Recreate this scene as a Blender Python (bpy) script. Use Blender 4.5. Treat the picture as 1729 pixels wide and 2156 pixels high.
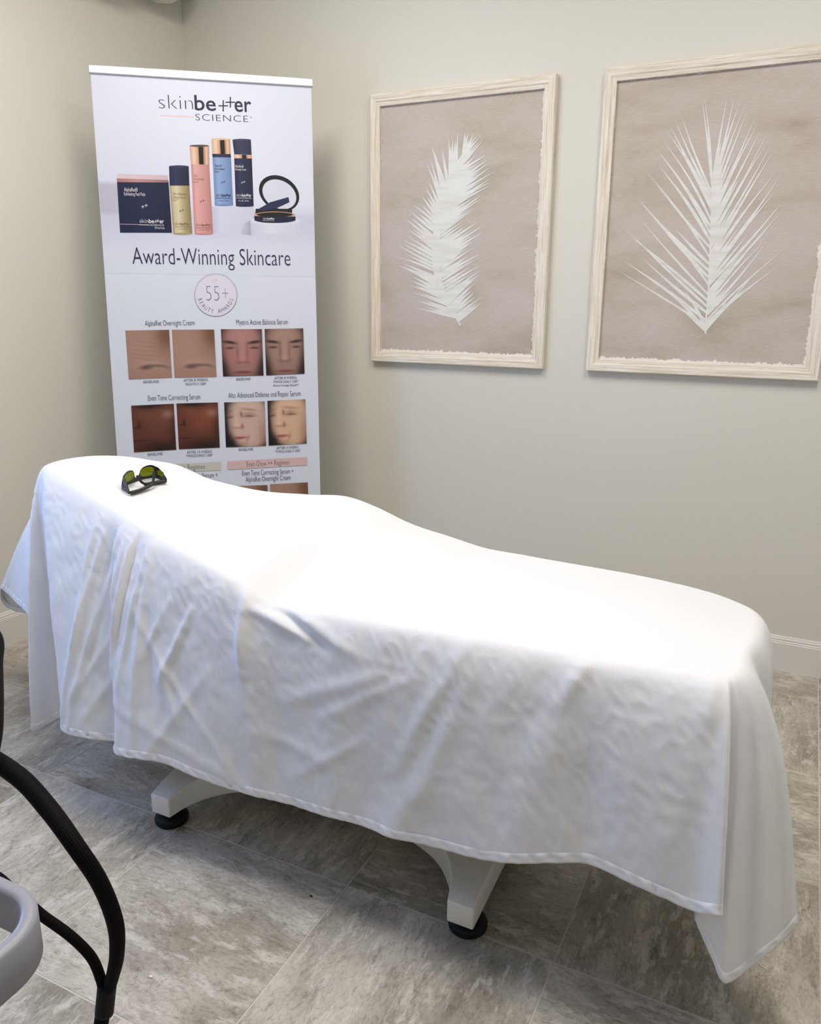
import bpy, bmesh, math, random
import numpy as np
from mathutils import Vector, Matrix, noise as mnoise

for o in list(bpy.data.objects): bpy.data.objects.remove(o)
scn = bpy.context.scene
col = scn.collection
random.seed(7)

# ------------------------------------------------------------------ camera
W, H = 1729, 2156
FPX = 1673.2
CAM = np.array([2.7456, -3.1096, 1.3583])
YAW, PITCH, ROLL = math.radians(-26.0895), math.radians(15.093), math.radians(0.4355)
_f = np.array([math.sin(YAW)*math.cos(PITCH), math.cos(YAW)*math.cos(PITCH), -math.sin(PITCH)])
_r = np.array([math.cos(YAW), -math.sin(YAW), 0.0]); _u = np.cross(_r, _f)
_c, _s = math.cos(ROLL), math.sin(ROLL)
CR, CU, CF = _c*_r+_s*_u, -_s*_r+_c*_u, _f
cam = bpy.data.cameras.new('camera'); cam_o = bpy.data.objects.new('camera', cam); col.objects.link(cam_o)
cam.sensor_fit = 'VERTICAL'; cam.sensor_height = 36; cam.sensor_width = 36; cam.lens = FPX/H*36
cam.clip_start = 0.02
cam_o.matrix_world = Matrix(((CR[0], CU[0], -CF[0], CAM[0]), (CR[1], CU[1], -CF[1], CAM[1]), (CR[2], CU[2], -CF[2], CAM[2]), (0, 0, 0, 1)))
scn.camera = cam_o

# ------------------------------------------------------------------ world, exposure, light
scn.view_settings.view_transform = 'Standard'; scn.view_settings.look = 'None'
scn.view_settings.gamma = 1; scn.view_settings.use_curve_mapping = False
scn.view_settings.exposure = 0.0
wd = bpy.data.worlds.new('daylight'); scn.world = wd; wd.use_nodes = True
wd.node_tree.nodes['Background'].inputs[0].default_value = (0.30, 0.50, 1.0, 1)
wd.node_tree.nodes['Background'].inputs[1].default_value = 9.5
CEIL = 2.95
LAMPS = [((1.20, -1.58), 0.60, 1.20, 25.0), ((2.85, -1.72), 0.60, 1.20, 25.5)]
for (lx, ly), sx, sy, pw in LAMPS:
    ld = bpy.data.lights.new('ceiling_panel_light', 'AREA'); ld.shape = 'RECTANGLE'; ld.size = sx; ld.size_y = sy
    ld.energy = pw; ld.color = (1.0, 0.955, 0.90)
    lo = bpy.data.objects.new('ceiling_panel_light', ld); col.objects.link(lo); lo.location = (lx, ly, CEIL-0.022)
WIN_Y0, WIN_Y1, WIN_Z0, WIN_Z1 = -2.85, -1.75, 0.80, 2.05
pl = bpy.data.lights.new('window_daylight_portal', 'AREA'); pl.shape = 'RECTANGLE'
pl.size = WIN_Z1-WIN_Z0; pl.size_y = WIN_Y1-WIN_Y0; pl.cycles.is_portal = True
po = bpy.data.objects.new('window_daylight_portal', pl); col.objects.link(po)

# ------------------------------------------------------------------ pixel helpers
def ray(px, py): return CR*(px-W/2) - CU*(py-H/2) + CF*FPX
def onp(px, py, n, d):
    r = ray(px, py); n = np.asarray(n, float); return CAM + r*((d-n@CAM)/(n@r))
def at_y(px, py, y): return onp(px, py, (0, 1, 0), y)
def at_z(px, py, z): return onp(px, py, (0, 0, 1), z)

# ------------------------------------------------------------------ materials
def srgb(r, g, b):
    f = lambda c: (c/255/12.92) if c/255 <= 0.04045 else ((c/255+0.055)/1.055)**2.4
    return (f(r), f(g), f(b), 1)
class Mat:
    def __init__(s, name, color=(0.8, 0.8, 0.8, 1), rough=0.5, metal=0.0, spec=0.5):
        s.m = bpy.data.materials.new(name); s.m.use_nodes = True; s.t = s.m.node_tree
        s.b = s.t.nodes['Principled BSDF']; s.b.inputs['Base Color'].default_value = color
        s.b.inputs['Roughness'].default_value = rough; s.b.inputs['Metallic'].default_value = metal
        s.b.inputs['Specular IOR Level'].default_value = spec
    def n(s, typ, **kw):
        nd = s.t.nodes.new(typ)
        for k, v in kw.items():
            if k in nd.inputs: nd.inputs[k].default_value = v
            else: setattr(nd, k, v)
        return nd
    def l(s, a, ao, b, bi): s.t.links.new(a.outputs[ao], b.inputs[bi])
    def ramp(s, stops):
        r = s.t.nodes.new('ShaderNodeValToRGB'); e = r.color_ramp.elements
        while len(e) < len(stops): e.new(0.5)
        for i, (p, c) in enumerate(stops): e[i].position = p; e[i].color = c
        return r
    def coords(s, scale=(1, 1, 1), kind='Object'):
        tc = s.n('ShaderNodeTexCoord'); mp = s.n('ShaderNodeMapping'); mp.inputs['Scale'].default_value = scale
        s.l(tc, kind, mp, 'Vector'); return mp
    def bump(s, src, out, strength=0.2, dist=0.002):
        b = s.n('ShaderNodeBump'); b.inputs['Strength'].default_value = strength; b.inputs['Distance'].default_value = dist
        s.l(src, out, b, 'Height'); s.l(b, 'Normal', s.b, 'Normal')

def mat_wall():
    w = Mat('sage_beige_wall_paint', srgb(216, 213, 203), 0.62, spec=0.3)
    mp = w.coords((1, 1, 1)); nz = w.n('ShaderNodeTexNoise', Scale=190.0, Detail=3.0); w.l(mp, 'Vector', nz, 'Vector')
    w.bump(nz, 'Fac', 0.12, 0.0015); return w.m
M_WALL = mat_wall()
M_TRIM = Mat('white_trim_paint', srgb(222, 219, 214), 0.4).m
M_CEIL = Mat('white_ceiling_paint', srgb(226, 224, 218), 0.8, spec=0.2).m
M_GROUT = Mat('pale_grout', srgb(200, 194, 180), 0.9, spec=0.2).m
def mat_tile():
    t = Mat('travertine_tile', rough=0.42, spec=0.4)
    oi = t.n('ShaderNodeObjectInfo'); tc = t.n('ShaderNodeTexCoord')
    mv = t.n('ShaderNodeVectorMath', operation='SCALE'); mv.inputs[0].default_value = (37.0, 53.0, 11.0)
    t.l(oi, 'Random', mv, 'Scale')
    add = t.n('ShaderNodeVectorMath', operation='ADD'); t.l(tc, 'Object', add, 0); t.l(mv, 'Vector', add, 1)
    def tex(scale, sc, det, rough=0.6, dist=0.0):
        mp = t.n('ShaderNodeMapping'); mp.inputs['Scale'].default_value = scale; t.l(add, 'Vector', mp, 'Vector')
        nz = t.n('ShaderNodeTexNoise', Scale=sc, Detail=det, Roughness=rough, Distortion=dist); t.l(mp, 'Vector', nz, 'Vector'); return nz
    def mul(a, ao, b, bo, fac):
        m = t.n('ShaderNodeMix', data_type='RGBA', blend_type='MULTIPLY'); m.inputs['Factor'].default_value = fac
        t.l(a, ao, m, 6); t.l(b, bo, m, 7); return m
    big = tex((1.0, 1.9, 1), 3.0, 6.0, 0.6, 0.3)                       # broad clouds
    r1 = t.ramp([(0.34, srgb(142, 134, 120)), (0.50, srgb(170, 163, 149)), (0.66, srgb(196, 189, 175))]); t.l(big, 'Fac', r1, 'Fac')
    flake = tex((1.0, 2.7, 1), 12.0, 12.0, 0.72, 0.15)                  # crisp pale flakes
    rf = t.ramp([(0.515, (0, 0, 0, 1)), (0.60, (1, 1, 1, 1))]); t.l(flake, 'Fac', rf, 'Fac')
    mf = t.n('ShaderNodeMix', data_type='RGBA'); mf.inputs[7].default_value = srgb(220, 213, 201); t.l(r1, 'Color', mf, 6)
    k1 = t.n('ShaderNodeMath', operation='MULTIPLY'); k1.inputs[1].default_value = 0.50; t.l(rf, 'Color', k1, 0); t.l(k1, 'Value', mf, 0)
    pit = tex((1.0, 2.6, 1), 16.0, 12.0, 0.76, 0.2)                    # darker worn patches
    rp = t.ramp([(0.36, (0.60, 0.58, 0.54, 1)), (0.46, (1, 1, 1, 1))]); t.l(pit, 'Fac', rp, 'Fac')
    m1 = mul(mf, 2, rp, 'Color', 0.85)
    crk = tex((1.0, 2.6, 1), 6.0, 9.0, 0.62, 0.6)                      # thin dark cracks where the noise crosses its middle
    sb = t.n('ShaderNodeMath', operation='SUBTRACT'); sb.inputs[1].default_value = 0.47; t.l(crk, 'Fac', sb, 0)
    ab = t.n('ShaderNodeMath', operation='ABSOLUTE'); t.l(sb, 'Value', ab, 0)
    rc = t.ramp([(0.0, (0.55, 0.52, 0.48, 1)), (0.016, (1, 1, 1, 1))]); t.l(ab, 'Value', rc, 'Fac')
    m2 = mul(m1, 2, rc, 'Color', 0.55)
    grit = tex((1, 1.7, 1), 85.0, 6.0, 0.72)
    r3 = t.ramp([(0.36, (0.66, 0.64, 0.60, 1)), (0.50, (1, 1, 1, 1)), (0.66, (1.12, 1.11, 1.10, 1))]); t.l(grit, 'Fac', r3, 'Fac')
    m3 = mul(m2, 2, r3, 'Color', 0.6)
    t.l(m3, 2, t.b, 'Base Color'); t.bump(grit, 'Fac', 0.15, 0.001); return t.m
M_TILE = mat_tile()
def mat_rail(name, scale):
    w = Mat(name, rough=0.7, spec=0.2)
    mp = w.coords(scale); nz = w.n('ShaderNodeTexNoise', Scale=1.0, Detail=6.0, Roughness=0.6, Distortion=0.5); w.l(mp, 'Vector', nz, 'Vector')
    r = w.ramp([(0.30, srgb(202, 187, 164)), (0.46, srgb(224, 214, 196)), (0.62, srgb(236, 231, 221))]); w.l(nz, 'Fac', r, 'Fac')
    w.l(r, 'Color', w.b, 'Base Color'); w.bump(nz, 'Fac', 0.6, 0.003); return w.m
M_RAILX = mat_rail('whitewashed_wood_grain_across', (7, 120, 190))
M_RAILZ = mat_rail('whitewashed_wood_grain_upright', (190, 120, 7))
def mat_linen():
    w = Mat('taupe_linen_print', rough=0.8, spec=0.15)
    mp = w.coords((2.2, 1, 5.5)); nz = w.n('ShaderNodeTexNoise', Scale=1.0, Detail=8.0, Roughness=0.62, Distortion=0.3); w.l(mp, 'Vector', nz, 'Vector')
    r = w.ramp([(0.30, srgb(174, 163, 147)), (0.48, srgb(192, 181, 170)), (0.62, srgb(197, 187, 180))]); w.l(nz, 'Fac', r, 'Fac')
    mp2 = w.coords((40, 1, 260)); n2 = w.n('ShaderNodeTexNoise', Scale=1.0, Detail=3.0); w.l(mp2, 'Vector', n2, 'Vector')
    r2 = w.ramp([(0.3, (0.93, 0.93, 0.93, 1)), (0.7, (1.04, 1.04, 1.04, 1))]); w.l(n2, 'Fac', r2, 'Fac')
    m = w.n('ShaderNodeMix', data_type='RGBA', blend_type='MULTIPLY'); m.inputs['Factor'].default_value = 1.0
    w.l(r, 'Color', m, 6); w.l(r2, 'Color', m, 7); w.l(m, 2, w.b, 'Base Color'); return w.m
M_LINEN = mat_linen()
def mat_frond():
    w = Mat('white_block_print_ink', rough=0.8, spec=0.15)
    mp = w.coords((6, 1, 40)); nz = w.n('ShaderNodeTexNoise', Scale=1.0, Detail=5.0); w.l(mp, 'Vector', nz, 'Vector')
    r = w.ramp([(0.30, srgb(214, 211, 205)), (0.55, srgb(226, 226, 221))]); w.l(nz, 'Fac', r, 'Fac'); w.l(r, 'Color', w.b, 'Base Color'); return w.m
M_FROND = mat_frond()
M_TORN = Mat('torn_white_paper_edge', srgb(232, 225, 218), 0.85, spec=0.1).m
M_ALU = Mat('brushed_aluminium', srgb(214, 214, 216), 0.32, metal=0.75).m
M_BAN = Mat('white_vinyl_banner', srgb(208, 212, 222), 0.45, spec=0.35).m
def mat_vcol(name, rough=0.5):
    w = Mat(name, rough=rough, spec=0.3); a = w.n('ShaderNodeAttribute'); a.attribute_name = 'Col'
    w.l(a, 'Color', w.b, 'Base Color'); return w.m
M_PRINT = mat_vcol('printed_ink_colours')
M_INK = Mat('navy_printed_ink', srgb(38, 38, 66), 0.55, spec=0.3).m
M_INKG = Mat('charcoal_printed_ink', srgb(72, 74, 82), 0.55, spec=0.3).m
M_INKP = Mat('pink_printed_ink', srgb(228, 178, 176), 0.55, spec=0.3).m
M_INKW = Mat('silver_printed_ink', srgb(214, 210, 210), 0.55, spec=0.3).m
M_INKB = Mat('faint_brown_printed_ink', srgb(128, 96, 84), 0.55, spec=0.3).m
def mat_sheet(name, colr):
    w = Mat(name, colr, 0.85, spec=0.15)
    w.b.inputs['Sheen Weight'].default_value = 0.08
    mp = w.coords((1, 1, 1)); nz = w.n('ShaderNodeTexNoise', Scale=24.0, Detail=4.0, Roughness=0.55, Distortion=0.5); w.l(mp, 'Vector', nz, 'Vector')
    w.bump(nz, 'Fac', 0.22, 0.004)
    tr = w.n('ShaderNodeBsdfTranslucent', Color=(0.86, 0.86, 0.87, 1)); mx = w.n('ShaderNodeMixShader'); mx.inputs[0].default_value = 0.14
    out = [x for x in w.t.nodes if x.type == 'OUTPUT_MATERIAL'][0]
    w.l(w.b, 'BSDF', mx, 1); w.l(tr, 'BSDF', mx, 2); w.l(mx, 'Shader', out, 'Surface'); return w.m
M_SHEET = mat_sheet('white_cotton_sheet', (0.84, 0.84, 0.855, 1))
M_HEM = mat_sheet('white_cotton_hem', (0.86, 0.86, 0.87, 1))
M_VINYL = Mat('cream_vinyl_upholstery', srgb(226, 220, 208), 0.45).m
def mat_paint():
    w = Mat('worn_white_enamel', rough=0.38, spec=0.5)
    mp = w.coords((1, 1, 1)); nz = w.n('ShaderNodeTexNoise', Scale=22.0, Detail=8.0, Roughness=0.75, Distortion=1.5); w.l(mp, 'Vector', nz, 'Vector')
    r = w.ramp([(0.30, srgb(120, 112, 100)), (0.335, srgb(222, 220, 212)), (1.0, srgb(228, 226, 220))]); w.l(nz, 'Fac', r, 'Fac')
    w.l(r, 'Color', w.b, 'Base Color'); return w.m
M_PAINT = mat_paint()
M_RUBBER = Mat('black_rubber', (0.006, 0.006, 0.0065, 1), 0.6, spec=0.2).m
M_BLKPL = Mat('black_glossy_plastic', (0.010, 0.010, 0.011, 1), 0.22).m
M_BLKMT = Mat('black_matte_plastic', (0.014, 0.014, 0.013, 1), 0.45).m
def mat_lens():
    w = Mat('olive_green_laser_lens', srgb(150, 158, 10), 0.12, spec=0.5)
    w.b.inputs['Transmission Weight'].default_value = 0.0
    tr = w.n('ShaderNodeBsdfTransparent', Color=srgb(176, 184, 30)); mx = w.n('ShaderNodeMixShader'); mx.inputs[0].default_value = 0.45
    out = [x for x in w.t.nodes if x.type == 'OUTPUT_MATERIAL'][0]
    w.l(w.b, 'BSDF', mx, 1); w.l(tr, 'BSDF', mx, 2); w.l(mx, 'Shader', out, 'Surface'); return w.m
M_LENS = mat_lens()
def mat_braid():
    w = Mat('black_braided_sleeve', (0.004, 0.003, 0.003, 1), 0.65, spec=0.08)
    tc = w.n('ShaderNodeTexCoord'); mp = w.n('ShaderNodeMapping'); w.l(tc, 'UV', mp, 'Vector')
    mp.inputs['Rotation'].default_value = (0, 0, math.radians(45)); mp.inputs['Scale'].default_value = (1, 1, 1)
    ck = w.n('ShaderNodeTexChecker', Scale=1.0); ck.inputs['Color1'].default_value = (0.0015, 0.001, 0.001, 1); ck.inputs['Color2'].default_value = (0.007, 0.005, 0.0045, 1)
    w.l(mp, 'Vector', ck, 'Vector'); w.l(ck, 'Color', w.b, 'Base Color'); w.bump(ck, 'Fac', 0.5, 0.0008); return w.m
M_BRAID = mat_braid()
M_GREY = Mat('grey_moulded_plastic', srgb(148, 149, 158), 0.42).m
M_MACH = Mat('white_machine_casing', srgb(214, 216, 220), 0.4).m
M_AC = Mat('white_air_conditioner_plastic', srgb(226, 224, 216), 0.45).m
M_DARK = Mat('dark_slot', (0.02, 0.02, 0.02, 1), 0.7).m
def mat_glass():
    w = Mat('window_glass', rough=0.02); out = [x for x in w.t.nodes if x.type == 'OUTPUT_MATERIAL'][0]
    tr = w.n('ShaderNodeBsdfTransparent'); gl = w.n('ShaderNodeBsdfGlossy'); gl.inputs['Roughness'].default_value = 0.02
    mx = w.n('ShaderNodeMixShader'); mx.inputs[0].default_value = 0.06
    w.l(tr, 'BSDF', mx, 1); w.l(gl, 'BSDF', mx, 2); w.l(mx, 'Shader', out, 'Surface'); return w.m
M_GLASS = mat_glass()
def mat_emit():
    w = Mat('lit_panel_diffuser', (0.9, 0.9, 0.88, 1), 0.6)
    w.b.inputs['Emission Color'].default_value = (1.0, 0.93, 0.82, 1); w.b.inputs['Emission Strength'].default_value = 4.0; return w.m
M_EMIT = mat_emit()

# ------------------------------------------------------------------ mesh helpers
def link(name, me, parent=None):
    o = bpy.data.objects.new(name, me); col.objects.link(o)
    if parent is not None: o.parent = parent
    return o
def mesh(name, verts, faces, mat, parent=None, smooth=False, origin=None):
    v = np.asarray(verts, float)
    if origin is not None: v = v - np.asarray(origin, float)
    me = bpy.data.meshes.new(name); me.from_pydata([tuple(x) for x in v], [], [tuple(f) for f in faces]); me.update()
    if mat: me.materials.append(mat)
    if smooth: me.polygons.foreach_set('use_smooth', [True]*len(me.polygons))
    o = link(name, me, parent)
    if origin is not None: o.location = origin
    return o
def from_bm(name, bm, mat, parent=None, smooth=False, loc=None):
    bmesh.ops.recalc_face_normals(bm, faces=bm.faces)
    me = bpy.data.meshes.new(name); bm.to_mesh(me); bm.free()
    if mat: me.materials.append(mat)
    if smooth: me.polygons.foreach_set('use_smooth', [True]*len(me.polygons))
    o = link(name, me, parent)
    if loc is not None: o.location = loc
    return o
def empty(name, loc=(0, 0, 0)):
    o = bpy.data.objects.new(name, None); col.objects.link(o); o.location = loc; o.empty_display_size = 0.05; return o
def tag(o, label=None, cat=None, group=None, kind=None):
    if label: o['label'] = label
    if cat: o['category'] = cat
    if group: o['group'] = group
    if kind: o['kind'] = kind
    return o
def box_bm(x0, x1, y0, y1, z0, z1, bevel=0, seg=2):
    bm = bmesh.new(); bmesh.ops.create_cube(bm, size=1)
    for v in bm.verts: v.co = Vector(((x0+x1)/2+v.co.x*(x1-x0), (y0+y1)/2+v.co.y*(y1-y0), (z0+z1)/2+v.co.z*(z1-z0)))
    if bevel: bmesh.ops.bevel(bm, geom=bm.edges[:], offset=bevel, segments=seg, affect='EDGES', profile=0.6)
    return bm
def prism_bm(poly, z0, z1, bevel=0, seg=2):
    bm = bmesh.new(); vs = [bm.verts.new((x, y, z0)) for x, y in poly]; f = bm.faces.new(vs)
    r = bmesh.ops.extrude_face_region(bm, geom=[f])
    for v in [g for g in r['geom'] if isinstance(g, bmesh.types.BMVert)]: v.co.z = z1
    bmesh.ops.recalc_face_normals(bm, faces=bm.faces)
    if bevel: bmesh.ops.bevel(bm, geom=bm.edges[:], offset=bevel, segments=seg, affect='EDGES', profile=0.6)
    return bm
def lathe_bm(prof, n=32):
    bm = bmesh.new(); rings = []
    for r, z in prof: rings.append([bm.verts.new((r*math.cos(2*math.pi*i/n), r*math.sin(2*math.pi*i/n), z)) for i in range(n)])
    for a, b in zip(rings, rings[1:]):
        for i in range(n): bm.faces.new((a[i], a[(i+1) % n], b[(i+1) % n], b[i]))
    bm.faces.new(rings[0]); bm.faces.new(rings[-1]); return bm
def catmull(pts, n):
    P = np.asarray(pts, float); P = np.vstack([2*P[0]-P[1], P, 2*P[-1]-P[-2]]); out = []
    m = len(P)-3
    for k in range(n):
        t = k/(n-1)*m; i = min(int(t), m-1); t -= i; a, b, c, d = P[i], P[i+1], P[i+2], P[i+3]
        out.append(0.5*((2*b)+(-a+c)*t+(2*a-5*b+4*c-d)*t*t+(-a+3*b-3*c+d)*t**3))
    return np.array(out)
def tube(name, pts, rad, mat, parent=None, n=80, seg=16, loc=None, flat=1.0, caps=True, uvs=False):
    P = catmull(pts, n); R = np.interp(np.linspace(0, 1, n), np.linspace(0, 1, len(rad)), rad) if hasattr(rad, '__len__') else np.full(n, rad)
    T = np.gradient(P, axis=0); T /= np.linalg.norm(T, axis=1)[:, None]
    ref = np.array([0, 0, 1.0]) if abs(T[0][2]) < 0.9 else np.array([1.0, 0, 0])
    nrm = np.cross(T[0], ref); nrm /= np.linalg.norm(nrm); V = []; F = []
    for i in range(n):
        nrm = nrm-T[i]*(nrm@T[i]); nrm /= np.linalg.norm(nrm); bn = np.cross(T[i], nrm)
        for j in range(seg):
            a = 2*math.pi*j/seg; V.append(P[i]+R[i]*(math.cos(a)*nrm+flat*math.sin(a)*bn))
    for i in range(n-1):
        for j in range(seg): F.append((i*seg+j, i*seg+(j+1) % seg, (i+1)*seg+(j+1) % seg, (i+1)*seg+j))
    if caps: F.append(tuple(range(seg))[::-1]); F.append(tuple((n-1)*seg+j for j in range(seg)))
    o = mesh(name, V, F, mat, parent, True, loc)
    if uvs:
        L = np.concatenate([[0], np.cumsum(np.linalg.norm(np.diff(P, axis=0), axis=1))]); uv = o.data.uv_layers.new(name='UVMap'); k = 0
        for p in o.data.polygons:
            q = p.index
            for li, vi in zip(p.loop_indices, p.vertices):
                i, j = divmod(vi, seg); jj = seg if (j == 0 and q % seg == seg-1 and q < (n-1)*seg) else j
                uv.data[li].uv = (jj/seg*28, L[i]/0.0024)
    return o
def solidify(o, th, off=-1):
    m = o.modifiers.new('thickness', 'SOLIDIFY'); m.thickness = th; m.offset = off; return m

# ------------------------------------------------------------------ the room
RX1, RY0 = 4.35, -4.45
WLx = lambda y: 0.078+0.0655*y                       # the left wall stands a little out of square
fl = from_bm('floor', box_bm(-0.35, RX1, RY0, 0.15, -0.08, -0.0010), M_GROUT); tag(fl, 'grey travertine look tile floor with pale grout lines', 'floor', kind='structure')
TP = 0.508; TX0, TY0 = 1.9107, -1.735
tb = box_bm(-TP/2+0.0018, TP/2-0.0018, -TP/2+0.0018, TP/2-0.0018, -0.010, 0.0)
bmesh.ops.bevel(tb, geom=[e for e in tb.edges if all(v.co.z > -0.001 for v in e.verts)], offset=0.0006, segments=1, affect='EDGES')
bmesh.ops.recalc_face_normals(tb, faces=tb.faces)
tme = bpy.data.meshes.new('tile'); tb.to_mesh(tme); tb.free(); tme.materials.append(M_TILE)
for i in range(-4, 5):
    for j in range(-6, 4):
        cx, cy = TX0+(i+0.5)*TP, TY0+(j+0.5)*TP
        if cx+TP/2 > RX1 or cy-TP/2 < RY0-0.02 or cy-TP/2 > 0.0 or cx+TP/2 < WLx(cy)-0.12: continue
        t = link('tile', tme, fl); t.location = (cx, cy, 0)
        t.rotation_euler.z = (0 if (i+j) % 2 == 0 else math.pi/2) + (math.pi if random.random() < 0.5 else 0)

def wallbox(name, x0, x1, y0, y1, z0, z1, mat, label, cat):
    o = from_bm(name, box_bm(x0, x1, y0, y1, z0, z1), mat); tag(o, label, cat, kind='structure'); return o
wallbox('wall_back', -0.3, RX1+0.1, 0.0, 0.1, 0, CEIL, M_WALL, 'sage beige painted wall behind the framed leaf prints', 'wall')
wallbox('wall_right', RX1, RX1+0.1, RY0, 0.0, 0, CEIL, M_WALL, 'sage beige painted wall on the right, out of frame', 'wall')
wallbox('wall_front', -0.4, RX1+0.1, RY0-0.1, RY0, 0, CEIL, M_WALL, 'sage beige painted wall behind the camera', 'wall')
wallbox('ceiling', -0.4, RX1+0.1, RY0-0.1, 0.1, CEIL, CEIL+0.08, M_CEIL, 'plain white ceiling', 'ceiling')
# left wall with window opening, built in wall coordinates (s along the wall, t thickness outwards)
WDIR = np.array([0.0655, 1.0, 0]); WDIR /= np.linalg.norm(WDIR); WN = np.array([WDIR[1], -WDIR[0], 0])   # WN points into the room
W0 = np.array([0.078, 0, 0])
def wlp(s, d, z): return W0 + WDIR*s + WN*d + np.array([0, 0, z])
def wl_block(name, s0, s1, d0, d1, z0, z1, mat, parent=None, bevel=0):
    bm = box_bm(s0, s1, d0, d1, z0, z1, bevel)
    for v in bm.verts: v.co = Vector(wlp(v.co.x, v.co.y, v.co.z))
    return from_bm(name, bm, mat, parent)
bm = bmesh.new()
for a in ((RY0-0.2, WIN_Y0, 0, CEIL), (WIN_Y1, 0.0, 0, CEIL), (WIN_Y0, WIN_Y1, 0, WIN_Z0), (WIN_Y0, WIN_Y1, WIN_Z1, CEIL)):
    b2 = box_bm(a[0], a[1], -0.12, 0, a[2], a[3])
    for v in b2.verts: v.co = Vector(wlp(v.co.x, v.co.y, v.co.z))
    tmp = bpy.data.meshes.new('t'); b2.to_mesh(tmp); b2.free(); bm.from_mesh(tmp); bpy.data.meshes.remove(tmp)
tag(from_bm('wall_left', bm, M_WALL), 'sage beige painted wall at the left, behind the banner', 'wall', kind='structure')
win = wl_block('window_1', WIN_Y0, WIN_Y1, -0.075, -0.069, WIN_Z0, WIN_Z1, M_GLASS); tag(win, 'window in the left wall out of frame', 'window', kind='structure')
for a in ((WIN_Y0, WIN_Y0+.05, WIN_Z0, WIN_Z1), (WIN_Y1-.05, WIN_Y1, WIN_Z0, WIN_Z1), (WIN_Y0, WIN_Y1, WIN_Z0, WIN_Z0+.05), (WIN_Y0, WIN_Y1, WIN_Z1-.05, WIN_Z1), ((WIN_Y0+WIN_Y1)/2-.02, (WIN_Y0+WIN_Y1)/2+.02, WIN_Z0, WIN_Z1)):
    wl_block('window_frame', a[0], a[1], -0.10, -0.045, a[2], a[3], M_TRIM, win)
wl_block('window_sill', WIN_Y0-.04, WIN_Y1+.04, -0.045, 0.04, WIN_Z0-.03, WIN_Z0, M_TRIM, win)
pc = wlp((WIN_Y0+WIN_Y1)/2, -0.14, (WIN_Z0+WIN_Z1)/2)
po.matrix_world = Matrix(((0, WDIR[0], -WN[0], pc[0]), (0, WDIR[1], -WN[1], pc[1]), (1, WDIR[2], 0, pc[2]), (0, 0, 0, 1)))
# baseboards: moulded profile
BB = [(0, 0), (0.014, 0), (0.014, 0.112), (0.0125, 0.114), (0.0125, 0.119), (0.0095, 0.1215), (0.0105, 0.127), (0.0085, 0.131), (0.0055, 0.132), (0.0055, 0.136), (0.003, 0.138), (0, 0.138)]
def baseboard(name, p0, p1, nrm, label):
    V = []; F = []; m = len(BB)
    for p in (p0, p1):
        for d, z in BB: V.append(np.asarray(p, float)+np.asarray(nrm, float)*d+np.array([0, 0, z]))
    for i in range(m): F.append((i, (i+1) % m, m+(i+1) % m, m+i))
    F.append(tuple(range(m))); F.append(tuple(range(m, 2*m))[::-1])
    o = mesh(name, V, F, M_TRIM); tag(o, label, 'baseboard', kind='structure')
    bm = bmesh.new(); bm.from_mesh(o.data); bmesh.ops.recalc_face_normals(bm, faces=bm.faces); bm.to_mesh(o.data); bm.free()
baseboard('baseboard_back', (0.06, 0, 0), (RX1, 0, 0), (0, -1, 0), 'moulded white baseboard under the framed prints')
baseboard('baseboard_left', wlp(0, 0, 0), wlp(RY0, 0, 0), WN, 'moulded white baseboard along the left wall')
baseboard('baseboard_right', (RX1, 0, 0), (RX1, RY0, 0), (-1, 0, 0), 'moulded white baseboard along the right wall')
baseboard('baseboard_front', (-0.2, RY0, 0), (RX1, RY0, 0), (0, 1, 0), 'moulded white baseboard behind the camera')
for k, ((lx, ly), sx, sy, pw) in enumerate(LAMPS):
    e = empty('ceiling_light', (lx, ly, CEIL)); tag(e, ['flat lit ceiling panel above the head of the bed', 'flat lit ceiling panel above the foot of the bed'][k], 'ceiling light', 'ceiling light panels')
    bm = bmesh.new()
    for a in ((-sx/2-.03, -sx/2, -sy/2-.03, sy/2+.03), (sx/2, sx/2+.03, -sy/2-.03, sy/2+.03), (-sx/2, sx/2, -sy/2-.03, -sy/2), (-sx/2, sx/2, sy/2, sy/2+.03)):
        b2 = box_bm(a[0], a[1], a[2], a[3], -0.02, 0); tmp = bpy.data.meshes.new('t'); b2.to_mesh(tmp); b2.free(); bm.from_mesh(tmp); bpy.data.meshes.remove(tmp)
    from_bm('frame', bm, M_TRIM, e)
    from_bm('diffuser', box_bm(-sx/2, sx/2, -sy/2, sy/2, -0.012, 0), M_EMIT, e)

# ------------------------------------------------------------------ wall air conditioner at the top left
ac = empty('air_conditioner', wlp(-0.14, 0, 2.56)); tag(ac, 'white wall mounted air conditioner high on the left wall', 'air conditioner')
prof = [(0.0, 0.0), (0.07, -0.012), (0.12, 0.0), (0.17, 0.03), (0.20, 0.08), (0.205, 0.20), (0.19, 0.27), (0.15, 0.29), (0.0, 0.29)]
pp = catmull(prof, 40); V = []; F = []; S = [(-0.115, 0.72), (-0.135, 0.90), (-0.16, 0.98), (-0.22, 1.0), (-0.95, 1.0), (-1.0, 0.98), (-1.03, 0.90), (-1.05, 0.72)]
for s, k in S:
    for d, z in pp: V.append(wlp(s, 0.10+(d-0.10)*k if d > 0.02 else d, 2.56+0.13+(z-0.13)*(0.5+0.5*k)))
m = len(pp)
for a in range(len(S)-1):
    for i in range(m): F.append((a*m+i, a*m+(i+1) % m, (a+1)*m+(i+1) % m, (a+1)*m+i))
F.append(tuple(range(m))); F.append(tuple((len(S)-1)*m+i for i in range(m))[::-1])
o = mesh('casing', V, F, M_AC, ac, True); o.matrix_parent_inverse = Matrix.Translation(-ac.location)
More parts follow.
